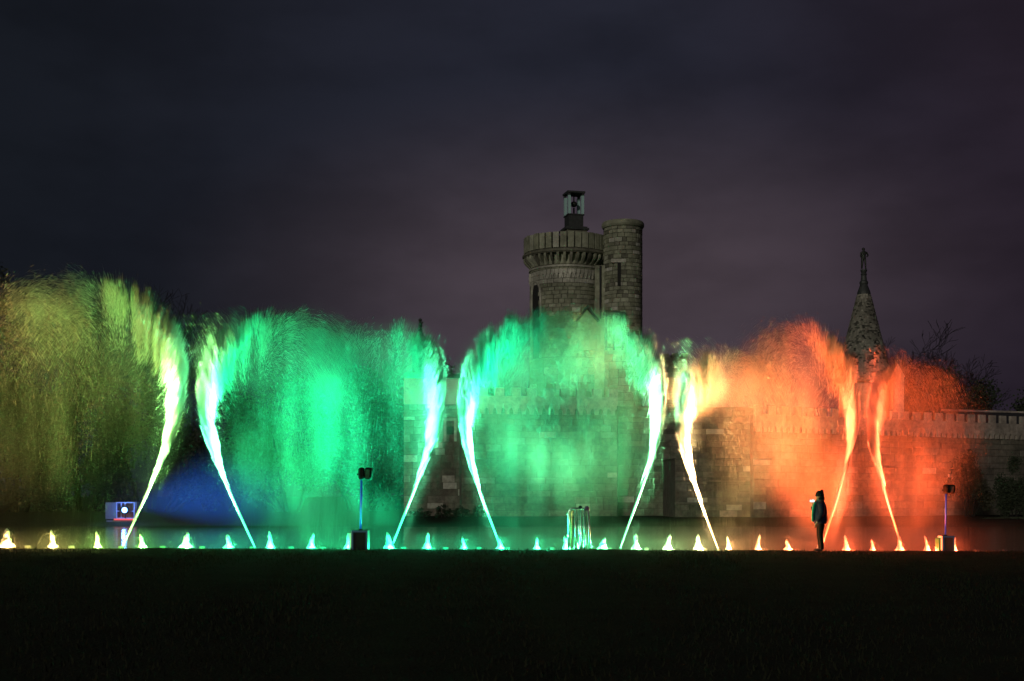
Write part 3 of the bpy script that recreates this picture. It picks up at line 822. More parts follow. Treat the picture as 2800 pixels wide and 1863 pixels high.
# conifer at the left edge
def conifer(base, h, r, seed, label):
    g = random.Random(seed); shape = []
    for k in range(11):
        t = k / 10; z = h * (0.12 + 0.86 * t); rr_ = r * (1 - t) ** 0.8 + 0.15
        for j in range(5):
            a = g.uniform(0, 6.28); shape.append((math.cos(a) * rr_ * .55, math.sin(a) * rr_ * .55, z - 0.2 * rr_, rr_ * .55, rr_ * .55, h * 0.05))
    o = leafy('conifer', base, shape, 20000, 0.14, seed, label, 'tree', 'leaf', 0.25)
    return o
conifer(tpos(-42, 110), zat(590, 110), 6.5, 201, 'dark conifer cut off by the left picture edge')
def mass(name, px, Y, top, wid, seed, label, cat='tree', n=5000, size=0.3, mat='leaf', base_z=0.0, low=0.15):
    rr = random.Random(seed); h = zat(top, Y); shape = []
    for k in range(12):
        x = rr.uniform(-1, 1) * wid; z = h * rr.uniform(low, 0.82) * (1 - 0.25 * abs(x) / wid)
        shape.append((x, rr.uniform(-.5, .5) * wid * .6, z, wid * rr.uniform(.3, .5), wid * .4, h * rr.uniform(.12, .22)))
    shape.append((0, 0, h * 0.85, wid * .4, wid * .4, h * 0.15))
    x, y, _ = tpos(px, Y)
    return leafy(name, (x, y, base_z), shape, n, size, seed, label, cat, mat, 0.2 if cat == 'tree' else 0.05)
for k, (px, Y, top, wid, lab) in enumerate([
    (40, 118, 1010, 5.2, 'dark leafy tree at far left behind the amber spray'),
    (230, 124, 1000, 5.6, 'dark leafy tree left of the first tall green jet'),
    (420, 120, 1035, 5.4, 'dark leafy tree behind the first tall green jet'),
    (610, 126, 1030, 5.6, 'dark leafy tree between the first two tall jets'),
    (800, 122, 1010, 5.4, 'dark leafy tree behind the blue beam and second arch'),
    (985, 128, 985, 5.0, 'dark leafy tree left of the gatehouse behind the second arch'),
    (1200, 126, 975, 4.2, 'dark leafy tree rising above the gatehouse roof'),
    (1310, 130, 1000, 3.4, 'dark leafy tree just right of the gatehouse roof'),
    (2690, 128, 1035, 4.6, 'dark tree behind the long roof at right'),
    (2590, 126, 1010, 3.8, 'dark tree behind the right wall beside the bare trees'),
    (2830, 130, 1065, 5.0, 'dark tree cut off by the right picture edge')]):
    mass('leafy_tree', px, Y, top, wid, 300 + k, lab, n=15000, size=0.17)
mass('ivy_shrub', 2650, 93, 1228, 1.35, 401, 'reddish ivy shrub climbing the right castle wall', 'shrub', 9000, 0.085, 'leaf_red')
mass('dark_shrub', 2772, 92, 1245, 1.25, 402, 'tall dark shrub against the wall at right edge', 'shrub', 9000, 0.085, 'leaf')
mass('low_hedge', 2765, 86, 1414, 1.3, 403, 'low dark hedge below the shrubs at right edge', 'hedge', 2500, 0.08, 'leaf', -0.05, 0.2)
for k, (px, top, wid, lab) in enumerate([(1215, 1378, .5, 'low bush left of the gatehouse foot'), (1262, 1384, .7, 'low bush at the gatehouse corner'), (1310, 1382, .5, 'low bush at the left foot of the curtain wall'), (1150, 1388, .6, 'small bush at far left of the gatehouse foot')]):
    mass('low_bush', px, 91, top, wid, 410 + k, lab, 'bush', 900, 0.07, 'leaf', -0.03, 0.2)

# ------------------------------------------------------------------ fountains
def lerp_color(stops, i):
    for (a, ca), (b, cb) in zip(stops, stops[1:]):
        if i <= b:
            t = max(0, (i - a) / (b - a)); return tuple(x + (y - x) * t for x, y in zip(ca, cb))
    return stops[-1][1]
HUE = [(-2, (1.0, 0.52, 0.09)), (0, (1.0, 0.58, 0.14)), (1, (1.0, 0.80, 0.18)), (2, (0.40, 1.0, 0.14)), (3, (0.13, 1.0, 0.14)), (5, (0.012, 1.0, 0.28)), (9, (0.006, 1.0, 0.37)),
       (12.5, (0.006, 1.0, 0.37)), (15, (0.08, 1.0, 0.31)), (16.5, (0.36, 1.0, 0.30)), (17.7, (0.85, 0.95, 0.32)), (18.7, (1.0, 0.48, 0.13)), (20.5, (1.0, 0.19, 0.04)), (22, (1.0, 0.10, 0.018)), (30, (1.0, 0.085, 0.015))]
G = 9.81

def spindles(P, V, half, rad):
    """exposure trails of moving drops: thin slivers centred at P along V"""
    n = len(P)
    d = V / np.maximum(np.linalg.norm(V, axis=1)[:, None], 1e-6)
    ref = np.where(np.abs(d[:, 2:3]) < 0.9, np.array([[0, 0, 1.0]]), np.array([[1.0, 0, 0]]))
    a = np.cross(d, ref); a /= np.linalg.norm(a, axis=1)[:, None]
    b = np.cross(d, a)
    r = rad[:, None]; h = half[:, None]
    ring = [P + a * r, P - a * r * 0.6 + b * r * 0.9]
    verts = np.stack([P - d * h] + ring + [P + d * h], 1).reshape(-1, 3)
    k = np.arange(n)[:, None] * 4
    tri = np.array([[0, 2, 1], [3, 1, 2], [0, 1, 3], [0, 3, 2]])
    return verts, (k[:, None, :] + tri[None]).reshape(-1, 3)

def ballistic(v0, k, a):
    """position and velocity after time a with linear drag k"""
    e = np.exp(-k * a)
    pos = v0 / k[:, None] * (1 - e)[:, None]; vel = v0 * e[:, None]
    pos[:, 2] += G / k ** 2 * (1 - e) - G * a / k
    vel[:, 2] += -G / k * (1 - e)
    return pos, vel

def swing(a, A, T):
    """sideways launch speed of water that left the nozzle a seconds ago"""
    return A * (0.29 + 0.71 * np.cos(2 * math.pi * a / T))

def jet_water(side, v0, A, T, n, seed, ph=0.0, amax=2.3, stray=0.0, fine=0.22):
    """water thrown by a nozzle that swings along the row: local frame x along the row, y across, z up"""
    g = np.random.default_rng(seed)
    nb = 280
    ba = np.sort(g.random(nb) * amax)
    bv = 1 + (g.random(nb) ** 1.5) * np.interp(ba, [0, 0.45, 0.8, 1.2], [0.10, 0.085, 0.05, 0.03]); bx = -0.12 * side * np.abs(g.normal(size=nb)); bw = g.gamma(1.3, 1.0, nb) * np.interp(ba, [0, 0.4, 0.7, 1.15, 1.35, 2.2], [0.6, 1.2, 1.7, 1.15, 0.28, 0.07]); bw /= bw.sum()
    b = g.choice(nb, n, p=bw)
    a = np.abs(ba[b] + 0.004 * g.normal(size=n))
    soft = np.clip(a / 0.5, 0.0, 1.0)
    sp = v0 * (bv[b] * soft + (1 - soft) + 0.040 * soft * np.minimum(g.exponential(size=n), 3.2) * -1)
    vx = side * swing(a, A, T) + bx[b] * soft + g.normal(size=n) * (0.012 + 0.03 * soft ** 2 + 0.25 * np.clip(a - 0.8, 0, 1))
    vy = g.normal(size=n) * (0.014 + 0.16 * soft ** 1.5)
    vz = np.sqrt(np.maximum(sp ** 2 - vx ** 2, 4))
    k = np.exp(np.log(0.16) + 0.25 * g.normal(size=n))
    fin = g.random(n) < fine * np.clip((a - 0.5) / 0.8, 0, 1)
    k = np.where(fin, k * (2.0 + 4.0 * g.random(n)), k)
    st = np.zeros(n, bool)
    if stray:
        st = g.random(n) < stray
        a = np.where(st, 1.15 + 0.75 * g.random(n), a)
        vx = np.where(st, side * (1.3 + 1.6 * g.random(n)), vx)
        vz = np.where(st, v0 * (0.9 + 0.10 * g.random(n)), vz); k = np.where(st, 0.2, k)
    P, Vv = ballistic(np.stack([vx, vy, vz], 1), k, a)
    keep = P[:, 2] > 0.02
    P, Vv, a, fin, st = P[keep], Vv[keep], a[keep], fin[keep], st[keep]
    m = len(P)
    half = 0.5 * np.linalg.norm(Vv, axis=1) * np.interp(a, [0, 0.15, 0.3, 0.9, 1.4], [0.05, 0.09, 0.135, 0.12, 0.085]) * (0.4 + 0.9 * g.random(m))  # trail length: drop speed times an exposure time, as streaks of moving drops
    half = np.clip(half, 0.02, 0.55)
    rad = np.interp(a, [0, 0.25, 0.6, 1.0, 1.6, 2.4], [0.006, 0.0042, 0.0026, 0.0017, 0.0007, 0.0005]) * (0.6 + 0.8 * g.random(m))
    rad = np.where(fin, rad * 0.7, rad)
    thick_trail = (g.random(m) < 0.06) & (a > 0.35) & (a < 1.3) & ~st          # thicker drop trails among the fine ones
    rad = np.where(thick_trail, np.interp(a, [0.35, 0.7, 1.3], [0.007, 0.006, 0.005]), rad)
    half = np.where(thick_trail, np.clip(half * 1.25, 0.06, 0.55), half)
    return P, Vv, half, rad

ROT = np.array([[U2.x, -U2.y, 0], [U2.y, U2.x, 0], [0, 0, 1.0]])

def spot(parent, loc, direction, colr, watts, size, blend=0.6, radius=0.08, falloff=True, smooth=3.0):
    d = bpy.data.lights.new('lamp_light', 'SPOT')
    d.energy = watts; d.color = colr; d.spot_size = R(size); d.spot_blend = blend; d.shadow_soft_size = radius
    if falloff:                                  # collimated beam: fades more slowly than a bare bulb
        d.use_nodes = True
        nn, ll = d.node_tree.nodes, d.node_tree.links
        em = nn['Emission']; fo = nn.new('ShaderNodeLightFalloff'); fo.inputs['Strength'].default_value = 1.0; fo.inputs['Smooth'].default_value = smooth
        ll.new(fo.outputs['Linear'], em.inputs['Strength'])
    o = bpy.data.objects.new('lamp_light', d); o.parent = parent; o.location = loc
    o.rotation_euler = Vector(direction).to_track_quat('-Z', 'Y').to_euler(); col.objects.link(o)
    return o
def point(parent, loc, colr, watts, radius=0.05):
    d = bpy.data.lights.new('lamp_light', 'POINT'); d.energy = watts; d.color = colr; d.shadow_soft_size = radius
    o = bpy.data.objects.new('lamp_light', d); o.parent = parent; o.location = loc; col.objects.link(o)
    return o

def nozzle_mesh(r=0.03, h=0.14):
    return MB().lathe([(r * 1.8, -h - 0.25), (r * 1.8, -h), (r * 1.2, -h + 0.03), (r, -0.02), (r * 0.8, 0.0)], 12)
NOZ = nozzle_mesh().mesh('nozzle', True); NOZ.materials.append(M['steel'])
LAMP = MB().lathe([(0.05, -0.12), (0.09, -0.10), (0.10, -0.02), (0.085, 0.0), (0.07, -0.012)], 14).mesh('lamp_housing', True); LAMP.materials.append(M['steel'])
NW = 46000.0    # narrow beams that follow the nozzles
JW = 8000.0      # beam strength of the tall-jet lamps
JETS = [  # photo column of the nozzle (display px), lean side, launch speed, swing, period, drop trails, stray share, power, label
    (-50, -1, 11.3, 4.8, 2.8, 22000, 0.0, 0.30, 0.4, None),
    (283, 1, 11.55, 4.58, 2.8, 54000, 0.045, 0.34, 0.75, 'tall yellow-green fountain jet leaning right, leftmost of the tall jets'),
    (587, -1, 11.0, 4.42, 2.65, 54000, 0.02, 0.75, 0.8, 'tall green fountain jet leaning left, second tall jet from the left'),
    (903, 1, 10.8, 3.98, 3.2, 54000, 0.005, 0.75, 0.8, 'tall mint green fountain jet leaning right over the speaker stand with two heads'),
    (1155, -1, 11.6, 4.32, 2.35, 54000, 0.005, 0.8, 0.8, 'tall mint green fountain jet leaning left, left foot of the middle arch'),
    (1430, 1, 11.7, 4.32, 2.8, 54000, 0.045, 0.85, 0.9, 'tall pale green fountain jet leaning right, right of the truss frame'),
    (1655, -1, 10.9, 4.18, 2.8, 54000, 0.005, 0.85, 1.5, 'tall warm white fountain jet leaning left with glowing head'),
    (1893, 1, 11.9, 4.14, 2.8, 54000, 0.045, 1.75, 0.45, 'tall orange fountain jet leaning right behind the standing person'),
    (2080, -1, 11.0, 3.8, 2.95, 40000, 0.05, 1.6, 0.48, 'tall orange-yellow fountain jet leaning left, rightmost tall jet'),
]
jet_roots = []
for j, (dpx, side, v0, A, T, n, stray, pw_, pn_, lab) in enumerate(JETS):
    i = row_i(dpx * Q); b = row_pt(i, 0.06)
    c = lerp_color(HUE, i)
    root = empty('tall_fountain', b)
    tag(root, lab or 'amber spray arching in from beyond the left picture edge', 'fountain', 'tall swinging fountain jets')
    link_mesh('nozzle', NOZ, None, root, (0, 0, 0), (0, side * math.atan2(A, v0), ROW_RZ))
    P, Vv, half, rad = jet_water(side, v0, A, T, n, 900 + j, stray=stray)
    P = P @ ROT.T; Vv = Vv @ ROT.T
    ve, tr = spindles(P, Vv, half, rad)
    sp_ = link_mesh('spray', tri_mesh('drop_trails', ve, tr), M['spray'], root); tag(sp_, kind='stuff')
    # solid lower column
    aa = np.linspace(0.0, 0.36, 16)
    sw = side * swing(aa, A, T); v_ = np.stack([sw, np.zeros(16), np.sqrt(v0 ** 2 - sw ** 2)], 1)
    Pc, _ = ballistic(v_, np.full(16, 0.16), aa)
    Pc = Pc @ ROT.T
    MB().tube([tuple(p) for p in Pc], [0.020 + 0.020 * math.sin(math.pi * t / 0.36) - 0.016 * (t / 0.36) ** 2 for t in aa], 10).build('water_column', M['foam'], root, smooth=True)
    lo = Vector((-N2.x, -N2.y, 0)) * 0.17 + Vector((U2.x, U2.y, 0)) * side * 0.24
    lamp = link_mesh('lamp', LAMP, None, root, (lo.x, lo.y, -0.06))
    tilt = Vector((U2.x * -side * 0.25, U2.y * -side * 0.25, 1.0)) + Vector((N2.x, N2.y, 0)) * 0.05
    spot(lamp, (0, 0, 0.03), tilt, c, JW * pw_, 104, 0.8)
    aim = Vector((U2.x * side * A * 0.86, U2.y * side * A * 0.86, v0 * 0.92)) - lo * 2.75
    cw_ = tuple(0.90 * x + 0.10 for x in c) if pn_ > 0.5 else tuple(0.97 * x + 0.03 for x in c)
    spot(lamp, (0, 0, 0.03), aim, cw_, NW * pn_, 20, 1.0, 0.05, smooth=0.3)
    jet_roots.append((root, i, side))

ORD = ['first', 'second', 'third', 'fourth', 'fifth', 'sixth', 'seventh', 'eighth', 'ninth', 'tenth', 'eleventh', 'twelfth', 'thirteenth', 'fourteenth', 'fifteenth', 'sixteenth', 'seventeenth',
       'eighteenth', 'nineteenth', 'twentieth', 'twenty-first', 'twenty-second', 'twenty-third', 'twenty-fourth', 'twenty-fifth', 'twenty-sixth', 'twenty-seventh', 'twenty-eighth']
SMALL = [15, 122, 225, 328, 428, 527, 622, 716, 803, 896, 983, 1068, 1151, 1235, 1304, 1387, 1464, 1537, 1607, 1677, 1745, 1814, 1885, 1948, 2009, 2071, 2134, 2194]
def hue_word(i):
    return 'amber' if i < 1.5 else 'yellow-green' if i < 2.5 else 'green' if i < 16 else 'pale green' if i < 18 else 'yellow-white' if i < 19.5 else 'orange'
for j, dpx in enumerate(SMALL):
    i = row_i(dpx * Q); b = row_pt(i)
    g = np.random.default_rng(500 + j); rr = random.Random(500 + j)
    c = lerp_color(HUE, i)
    root = empty('low_fountain', b)
    extra = {8: ', half hidden by the speaker box', 14: ', behind the truss frame', 22: ', behind the standing person', 27: ', rightmost'}.get(j, '')
    tag(root, f'low {hue_word(i)} lit fountain, {ORD[j]} from the left{extra}', 'fountain', 'low fountains along the row')
    link_mesh('nozzle', NOZ, None, root, (0, 0, 0.0))
    h = rr.uniform(0.28, 0.44); wid = rr.uniform(0.062, 0.105); lean = rr.uniform(-.09, .07); slim = rr.uniform(1.2, 2.6)
    if j in (0, 4): wid = 0.13
    mb = MB(); nr, na = 12, 12; vs = []
    for k in range(nr):
        t = k / (nr - 1)
        r = wid * (0.9 * max(0.0, 1 - t * slim) ** 1.6 + 0.46 * (1 - t ** 8) + 0.07)
        for q in range(na):
            a = 2 * math.pi * q / na
            r2 = r * (1 + 0.30 * rr.uniform(-1, 1) * (0.4 + t)); 
            vs.append((lean * t * t + r2 * math.cos(a), r2 * math.sin(a), -0.02 + h * t + 0.03 * rr.uniform(-1, 1) * (t > 0.2)))
    fs = [(k * na + q, k * na + (q + 1) % na, (k + 1) * na + (q + 1) % na, (k + 1) * na + q) for k in range(nr - 1) for q in range(na)] + [tuple((nr - 1) * na + q for q in range(na))]
    mb.add(vs, fs).build('water_plume', M['foam'], root, smooth=True)
    n = 300
    a = g.random(n) * 0.42
    ang = g.normal(0, 0.30, n); az = g.random(n) * 6.28; sp = 2.6 * (0.75 + 0.4 * g.random(n))
    v = np.stack([np.sin(ang) * np.cos(az) * sp, np.sin(ang) * np.sin(az) * sp, np.cos(ang) * sp], 1)
    P, Vv = ballistic(v, np.full(n, 0.3), a)
    ok = P[:, 2] > -0.03
    P, Vv = P[ok], Vv[ok]
    ve, tr = spindles(P, Vv, np.clip(np.linalg.norm(Vv, axis=1) * 0.04, 0.01, 0.11), 0.0011 + 0.0012 * g.random(len(P)))
    tag(link_mesh('splash', tri_mesh('splash_trails', ve, tr), M['spray'], root), kind='stuff')
    lo = Vector((-N2.x, -N2.y, 0)) * 0.24
    lamp = link_mesh('lamp', LAMP, None, root, (lo.x, lo.y, -0.07))
    point(lamp, (0, 0, 0.03), tuple(0.985 * x + 0.015 for x in c), 280.0, 0.05)

# supply pipe with pale clamps along the row
pipe = empty('supply_pipe', row_pt(0)); tag(pipe, 'long steel supply pipe with pale clamps linking the fountains at the water edge', 'pipe')
pb = row_pt(0)
MB().tube([row_pt(i, 0.62) - pb + Vector((0, 0, -0.16)) for i in range(-3, 31)], 0.045, 8).build('pipe', M['steel'], pipe, smooth=True)
for k in range(31):
    i = -0.5 + k + rnd.uniform(-0.22, 0.22)
    p = row_pt(i, 0.62) - pb
    MB().box(-0.07, 0.07, -0.05, 0.05, -0.17, -0.002).build('clamp', M['clamp'], pipe, loc=p, rot=(0, 0, ROW_RZ), bevel=0.008)
for k in range(-3, 31, 2):
    p = row_pt(k + 0.5, 0.62) - pb
    MB().tube([(0, 0, -0.1), (0, 0, WATER_Z - row_z(k + 0.5) - 0.6)], 0.025, 6).build('leg', M['steel'], pipe, loc=p)

# ------------------------------------------------------------------ speaker stands, truss, lamp booth
def on_lawn(px, Y, dz=0.0):
    x = (px - 1400) / FPX * Y
    return Vector((x, Y, lawn_z(x, Y) + dz))
def rounded_box(sx, sy, sz, bev):
    me = MB().box(-sx / 2, sx / 2, -sy / 2, sy / 2, -sz / 2, sz / 2).mesh('rounded_box', True)
    bm = bmesh.new(); bm.from_mesh(me); bmesh.ops.bevel(bm, geom=bm.edges[:], offset=bev, segments=4, affect='EDGES', profile=0.6); bm.to_mesh(me); bm.free()
    return me
def speaker_stand(px, Y, H, bw, bh, label, heads, box_mat, flip, case_mat='pale_lit_side'):
    b = on_lawn(px, Y, -0.03); k = Y / FPX
    root = empty('speaker_stand', b); tag(root, label, 'speaker stand', 'speaker stands at the water edge')
    box = MB().box(-bw / 2, bw / 2, -0.22, 0.22, 0, bh).build('base_box', M[box_mat], root, bevel=0.006)
    fr = MB()
    t = 0.045
    fr.box(-bw / 2, -bw / 2 + t, -0.235, -0.222, 0.0, bh - 0.003).box(bw / 2 - t, bw / 2, -0.235, -0.222, 0.0, bh - 0.003).box(-bw / 2 + t + 0.001, bw / 2 - t - 0.001, -0.236, -0.222, bh - t, bh - 0.002)
    fr.build('front_frame', M['frame_blue'], box)
    MB().box(-bw / 2 - 0.075, -bw / 2 - 0.012, -0.10, 0.24, 0.0, bh * 0.86).build('side_case', M[case_mat], root, bevel=0.008)
    MB().box(-bw / 2 - 0.011, -bw / 2 - 0.001, -0.21, 0.21, 0.0, bh * 0.99).build('lit_side_overlay', M['pale_lit_side'], root)
    px_ = -0.02 if flip else 0.0
    MB().tube([(px_, 0, bh + 0.001), (px_ + 0.025, 0, H - 0.1)], 0.026, 12).build('pole', M['pole'], root, smooth=True)
    MB().lathe([(0.06, bh + 0.001), (0.06, bh + 0.02), (0.04, bh + 0.03)], 14, px_, 0).build('pole_foot', M['black_paint'], root)
    for x, w, h, rz, ry in heads:
        s = link_mesh('speaker_head', rounded_box(w, 0.22, h, min(w, h) * 0.46), M['black'], root, (px_ + 0.025 + x, 0, H - h / 2 - 0.01), (0, R(ry), R(rz)))
        MB().box(-w * 0.3, w * 0.3, -0.116, -0.111, -h * 0.32, h * 0.32).build('grille', M['black_paint'], s)
    MB().box(-0.12, 0.16, 0.02, 0.05, H - 0.20, H - 0.16).build('bracket', M['black_paint'], root, loc=(px_ + 0.025, 0, 0))
    return root
M['frame_blue'] = pmat('blue_edge_trim', (0.03, 0.08, 0.22), 0.4)
s1 = speaker_stand(986, 31.6, 2.06, 0.40, 0.50, 'black speaker stand with two rounded heads on a pole over a framed box', [(-0.005, 0.155, 0.30, 6, 0), (0.175, 0.18, 0.31, -10, 4)], 'black_paint', False)
M['green_lit_case'] = pmat('green_lit_case', (0.02, 0.16, 0.04), 0.6)  # green light from the fountains painted into the case colour
M['maroon_box'] = pmat('maroon_box', (0.05, 0.012, 0.012), 0.6)
s2 = speaker_stand(2587, 39.0, 2.07, 0.36, 0.50, 'speaker stand on blue-lit pole with dark red box near the right end of the fountains', [(0.02, 0.20, 0.29, 14, 0), (0.16, 0.22, 0.28, -20, 6)], 'maroon_box', True, 'green_lit_case')

# truss frame in the middle
TYY = 33.9; tk = TYY / FPX
tb = on_lawn(1583, TYY, -0.02)
truss = empty('truss_frame', tb); tag(truss, 'short shiny aluminium truss frame with bent tubes and a plum dome cap', 'truss')
def TX(px): return (px - 1583) * tk
def TZ(py): return (1502 - py) * tk
lt = [(TX(1554.5), 0, 0), (TX(1554.5), 0, TZ(1401)), (TX(1556), 0, TZ(1393)), (TX(1560), 0, TZ(1388)), (TX(1566), 0, TZ(1386.5)), (TX(1584), 0, TZ(1386.5))]
MB().tube(lt, 0.026, 10).build('bent_tube', M['chrome'], truss, smooth=True)
MB().sphere((TX(1551.5), 0, TZ(1401)), 0.03).build('joint', M['chrome'], truss, smooth=True)
MB().tube([(TX(1562.5), 0.06, 0), (TX(1562.5), 0.06, TZ(1398)), (TX(1567), 0.06, TZ(1392))], 0.017, 8).build('inner_tube', M['copper'], truss, smooth=True)
def lattice(xa, xb, top, y0):
    for x in (xa, xb):
        MB().tube([(TX(x), y0, 0), (TX(x), y0, TZ(top))], 0.019, 8).build('chord', M['chrome'], truss, smooth=True)
        MB().tube([(TX(x), y0 + 0.2, 0), (TX(x), y0 + 0.2, TZ(top))], 0.015, 8).build('chord', M['chrome'], truss, smooth=True)
    n = 9
    for k in range(n):
        z0_, z1_ = TZ(1502) + (TZ(top) - 0.03) * k / n, TZ(1502) + (TZ(top) - 0.03) * (k + 1) / n
        a, b = (xa, xb) if k % 2 else (xb, xa)
        MB().tube([(TX(a), y0, z0_), (TX(b), y0, z1_)], 0.010, 6).build('lacing', M['chrome'], truss)
        MB().tube([(TX(a), y0, z0_), (TX(a), y0 + 0.2, z1_)], 0.008, 6).build('lacing', M['chrome'], truss)
lattice(1573.5, 1583, 1389, 0.03); lattice(1588, 1597.5, 1390, -0.06)
MB().tube([(TX(1588), -0.06, TZ(1390)), (TX(1591), -0.06, TZ(1386)), (TX(1595), -0.06, TZ(1387)), (TX(1597.5), -0.06, TZ(1390))], 0.019, 8).build('top_bend', M['chrome'], truss, smooth=True)
MB().sphere((TX(1587), 0.0, TZ(1383.5)), 0.05, 14, 10).build('ball_cap', M['black'], truss, smooth=True)
MB().lathe([(0.02, TZ(1392.5)), (0.08, TZ(1392)), (0.075, TZ(1388)), (0.06, TZ(1383)), (0.035, TZ(1380.2)), (0.01, TZ(1379.4))], 16, TX(1604.5), 0).build('dome_cap', M['plum'], truss, smooth=True)
MB().tube([(TX(1614), 0.02, 0), (TX(1608.5), 0.0, TZ(1393))], [0.028, 0.026], 10).build('leaning_tube', M['chrome'], truss, smooth=True)
MB().tube([(TX(1604), 0.05, 0), (TX(1602), 0.0, TZ(1393))], [0.012, 0.012], 8).build('thin_tube', M['steel'], truss, smooth=True)
MB().box(TX(1550), TX(1616), -0.14, 0.28, 0.0, 0.018).build('base_plate', M['steel'], truss)

# lamp booth on the far bank
BY = 80.0; bk = BY / FPX
bb = Vector(((328 - 1400) * bk, BY, -0.10))
booth = empty('lamp_booth', bb); tag(booth, 'grey equipment booth with open frame and red base strip on the far bank', 'booth')
def BX(px): return (px - 328) * bk
def BZ(py): return zat(py, BY) + 0.10
M['booth'] = pmat('booth_grey', (0.16, 0.18, 0.22), 0.6, noise=0.1, nscale=5)
M['booth_frame'] = pmat('booth_frame', (0.42, 0.42, 0.55), 0.5)
MB().box(BX(288), BX(317), 0, 1.0, BZ(1420), BZ(1374)).build('cabinet', M['booth'], booth, bevel=0.01)
MB().box(BX(317.4), BX(368), 0.5, 1.0, BZ(1418), BZ(1373)).build('back_panel', M['booth'], booth)
f = MB(); t = 0.06
for x in (317.6, 330.5, 341, 366): f.box(BX(x), BX(x) + t, -0.02, 0.04, BZ(1418), BZ(1373.5))
for z in (1373.5, 1397, 1416): f.box(BX(317.6) + 0.001, BX(368) + 0.001, -0.05, -0.021, BZ(z + 2.3), BZ(z))
f.build('open_frame', M['booth_frame'], booth)
MB().box(BX(312), BX(367), -0.06, 0.5, BZ(1423), BZ(1418.5)).build('red_strip', M['led_red'], booth)
MB().box(BX(290), BX(367), 0.05, 0.95, 0.0, BZ(1423.2)).build('skid', M['booth'], booth)
lampb = empty('blue_searchlight', (bb.x + BX(344.5), BY - 0.25, zat(1395, BY))); tag(lampb, 'bright blue-white searchlight shining in the booth on the far bank', 'searchlight')
MB().lathe([(0.12, -0.24), (0.24, -0.16), (0.25, 0.05), (0.22, 0.055)], 18).build('housing', M['black_paint'], lampb, rot=(R(90), 0, 0), smooth=True)
MB().lathe([(0.01, 0.05), (0.17, 0.052), (0.14, 0.085), (0.02, 0.10)], 18).build('lens', M['lens_blue'], lampb, rot=(R(90), 0, 0), smooth=True)
MB().box(-0.03, 0.03, 0.06, 0.12, -(zat(1395, BY) - zat(1417, BY)), -0.2).build('bracket', M['black_paint'], lampb)
spot(lampb, (0.3, -0.4, 0.05), (1.0, -0.42, 0.24), (0.02, 0.20, 1.0), 3600.0, 48, 1.0, 0.15, smooth=1.0)
point(lampb, (0.05, -0.45, 0.1), (0.10, 0.28, 1.0), 80.0, 0.1)

# ------------------------------------------------------------------ people
def skin_body(name, chains, mat, parent, levels=2, root=0, loc=None, scale=None):
    """chains of (point, radius) joined where points coincide, grown with a Skin modifier"""
    vs, rs, es, idx = [], [], [], {}
    for ch in chains:
        prev = None
        for p, r in ch:
            key = tuple(round(x, 4) for x in p)
            if key not in idx: idx[key] = len(vs); vs.append(p); rs.append(r if hasattr(r, '__len__') else (r, r))
            k = idx[key]
            if prev is not None and prev != k and (prev, k) not in es: es.append((prev, k))
            prev = k
    me = bpy.data.meshes.new(name); me.from_pydata(vs, es, [])
    o = link_mesh(name, me, None, parent, loc, None, scale)
    m = o.modifiers.new('Skin', 'SKIN'); m.use_smooth_shade = True
    for k, r in enumerate(rs): me.skin_vertices[0].data[k].radius = r
    me.skin_vertices[0].data[root].use_root = True
    s = o.modifiers.new('Subsurf', 'SUBSURF'); s.levels = levels; s.render_levels = levels
    dg = bpy.context.evaluated_depsgraph_get()
    ev = o.evaluated_get(dg); nm = bpy.data.meshes.new_from_object(ev)
    o.modifiers.clear(); o.data = nm
    nm.materials.clear(); nm.materials.append(mat)
    nm.polygons.foreach_set('use_smooth', [True] * len(nm.polygons))
    return o
M['skin'] = pmat('skin', (0.20, 0.12, 0.09), 0.6)
M['jacket'] = pmat('navy_jacket', (0.004, 0.006, 0.024), 0.85, noise=0.35, nscale=9, bump=0.5, spec=0.15)
M['lit_coat_front'] = pmat('teal_light_paint', (0.012, 0.26, 0.17), 0.7, noise=0.25, nscale=14)  # green-teal light falling on the coat, put in as colour
M['trousers'] = pmat('black_trousers', (0.005, 0.0045, 0.005), 0.9, spec=0.05)
M['hat'] = pmat('black_knit_hat', (0.006, 0.006, 0.007), 0.95, bump=0.6, nscale=60, noise=0.2, spec=0.05)
M['boots'] = pmat('dark_boots', (0.010, 0.009, 0.009), 0.6)
M['fur'] = pmat('grey_collar', (0.03, 0.027, 0.033), 0.95, noise=0.4, nscale=40)

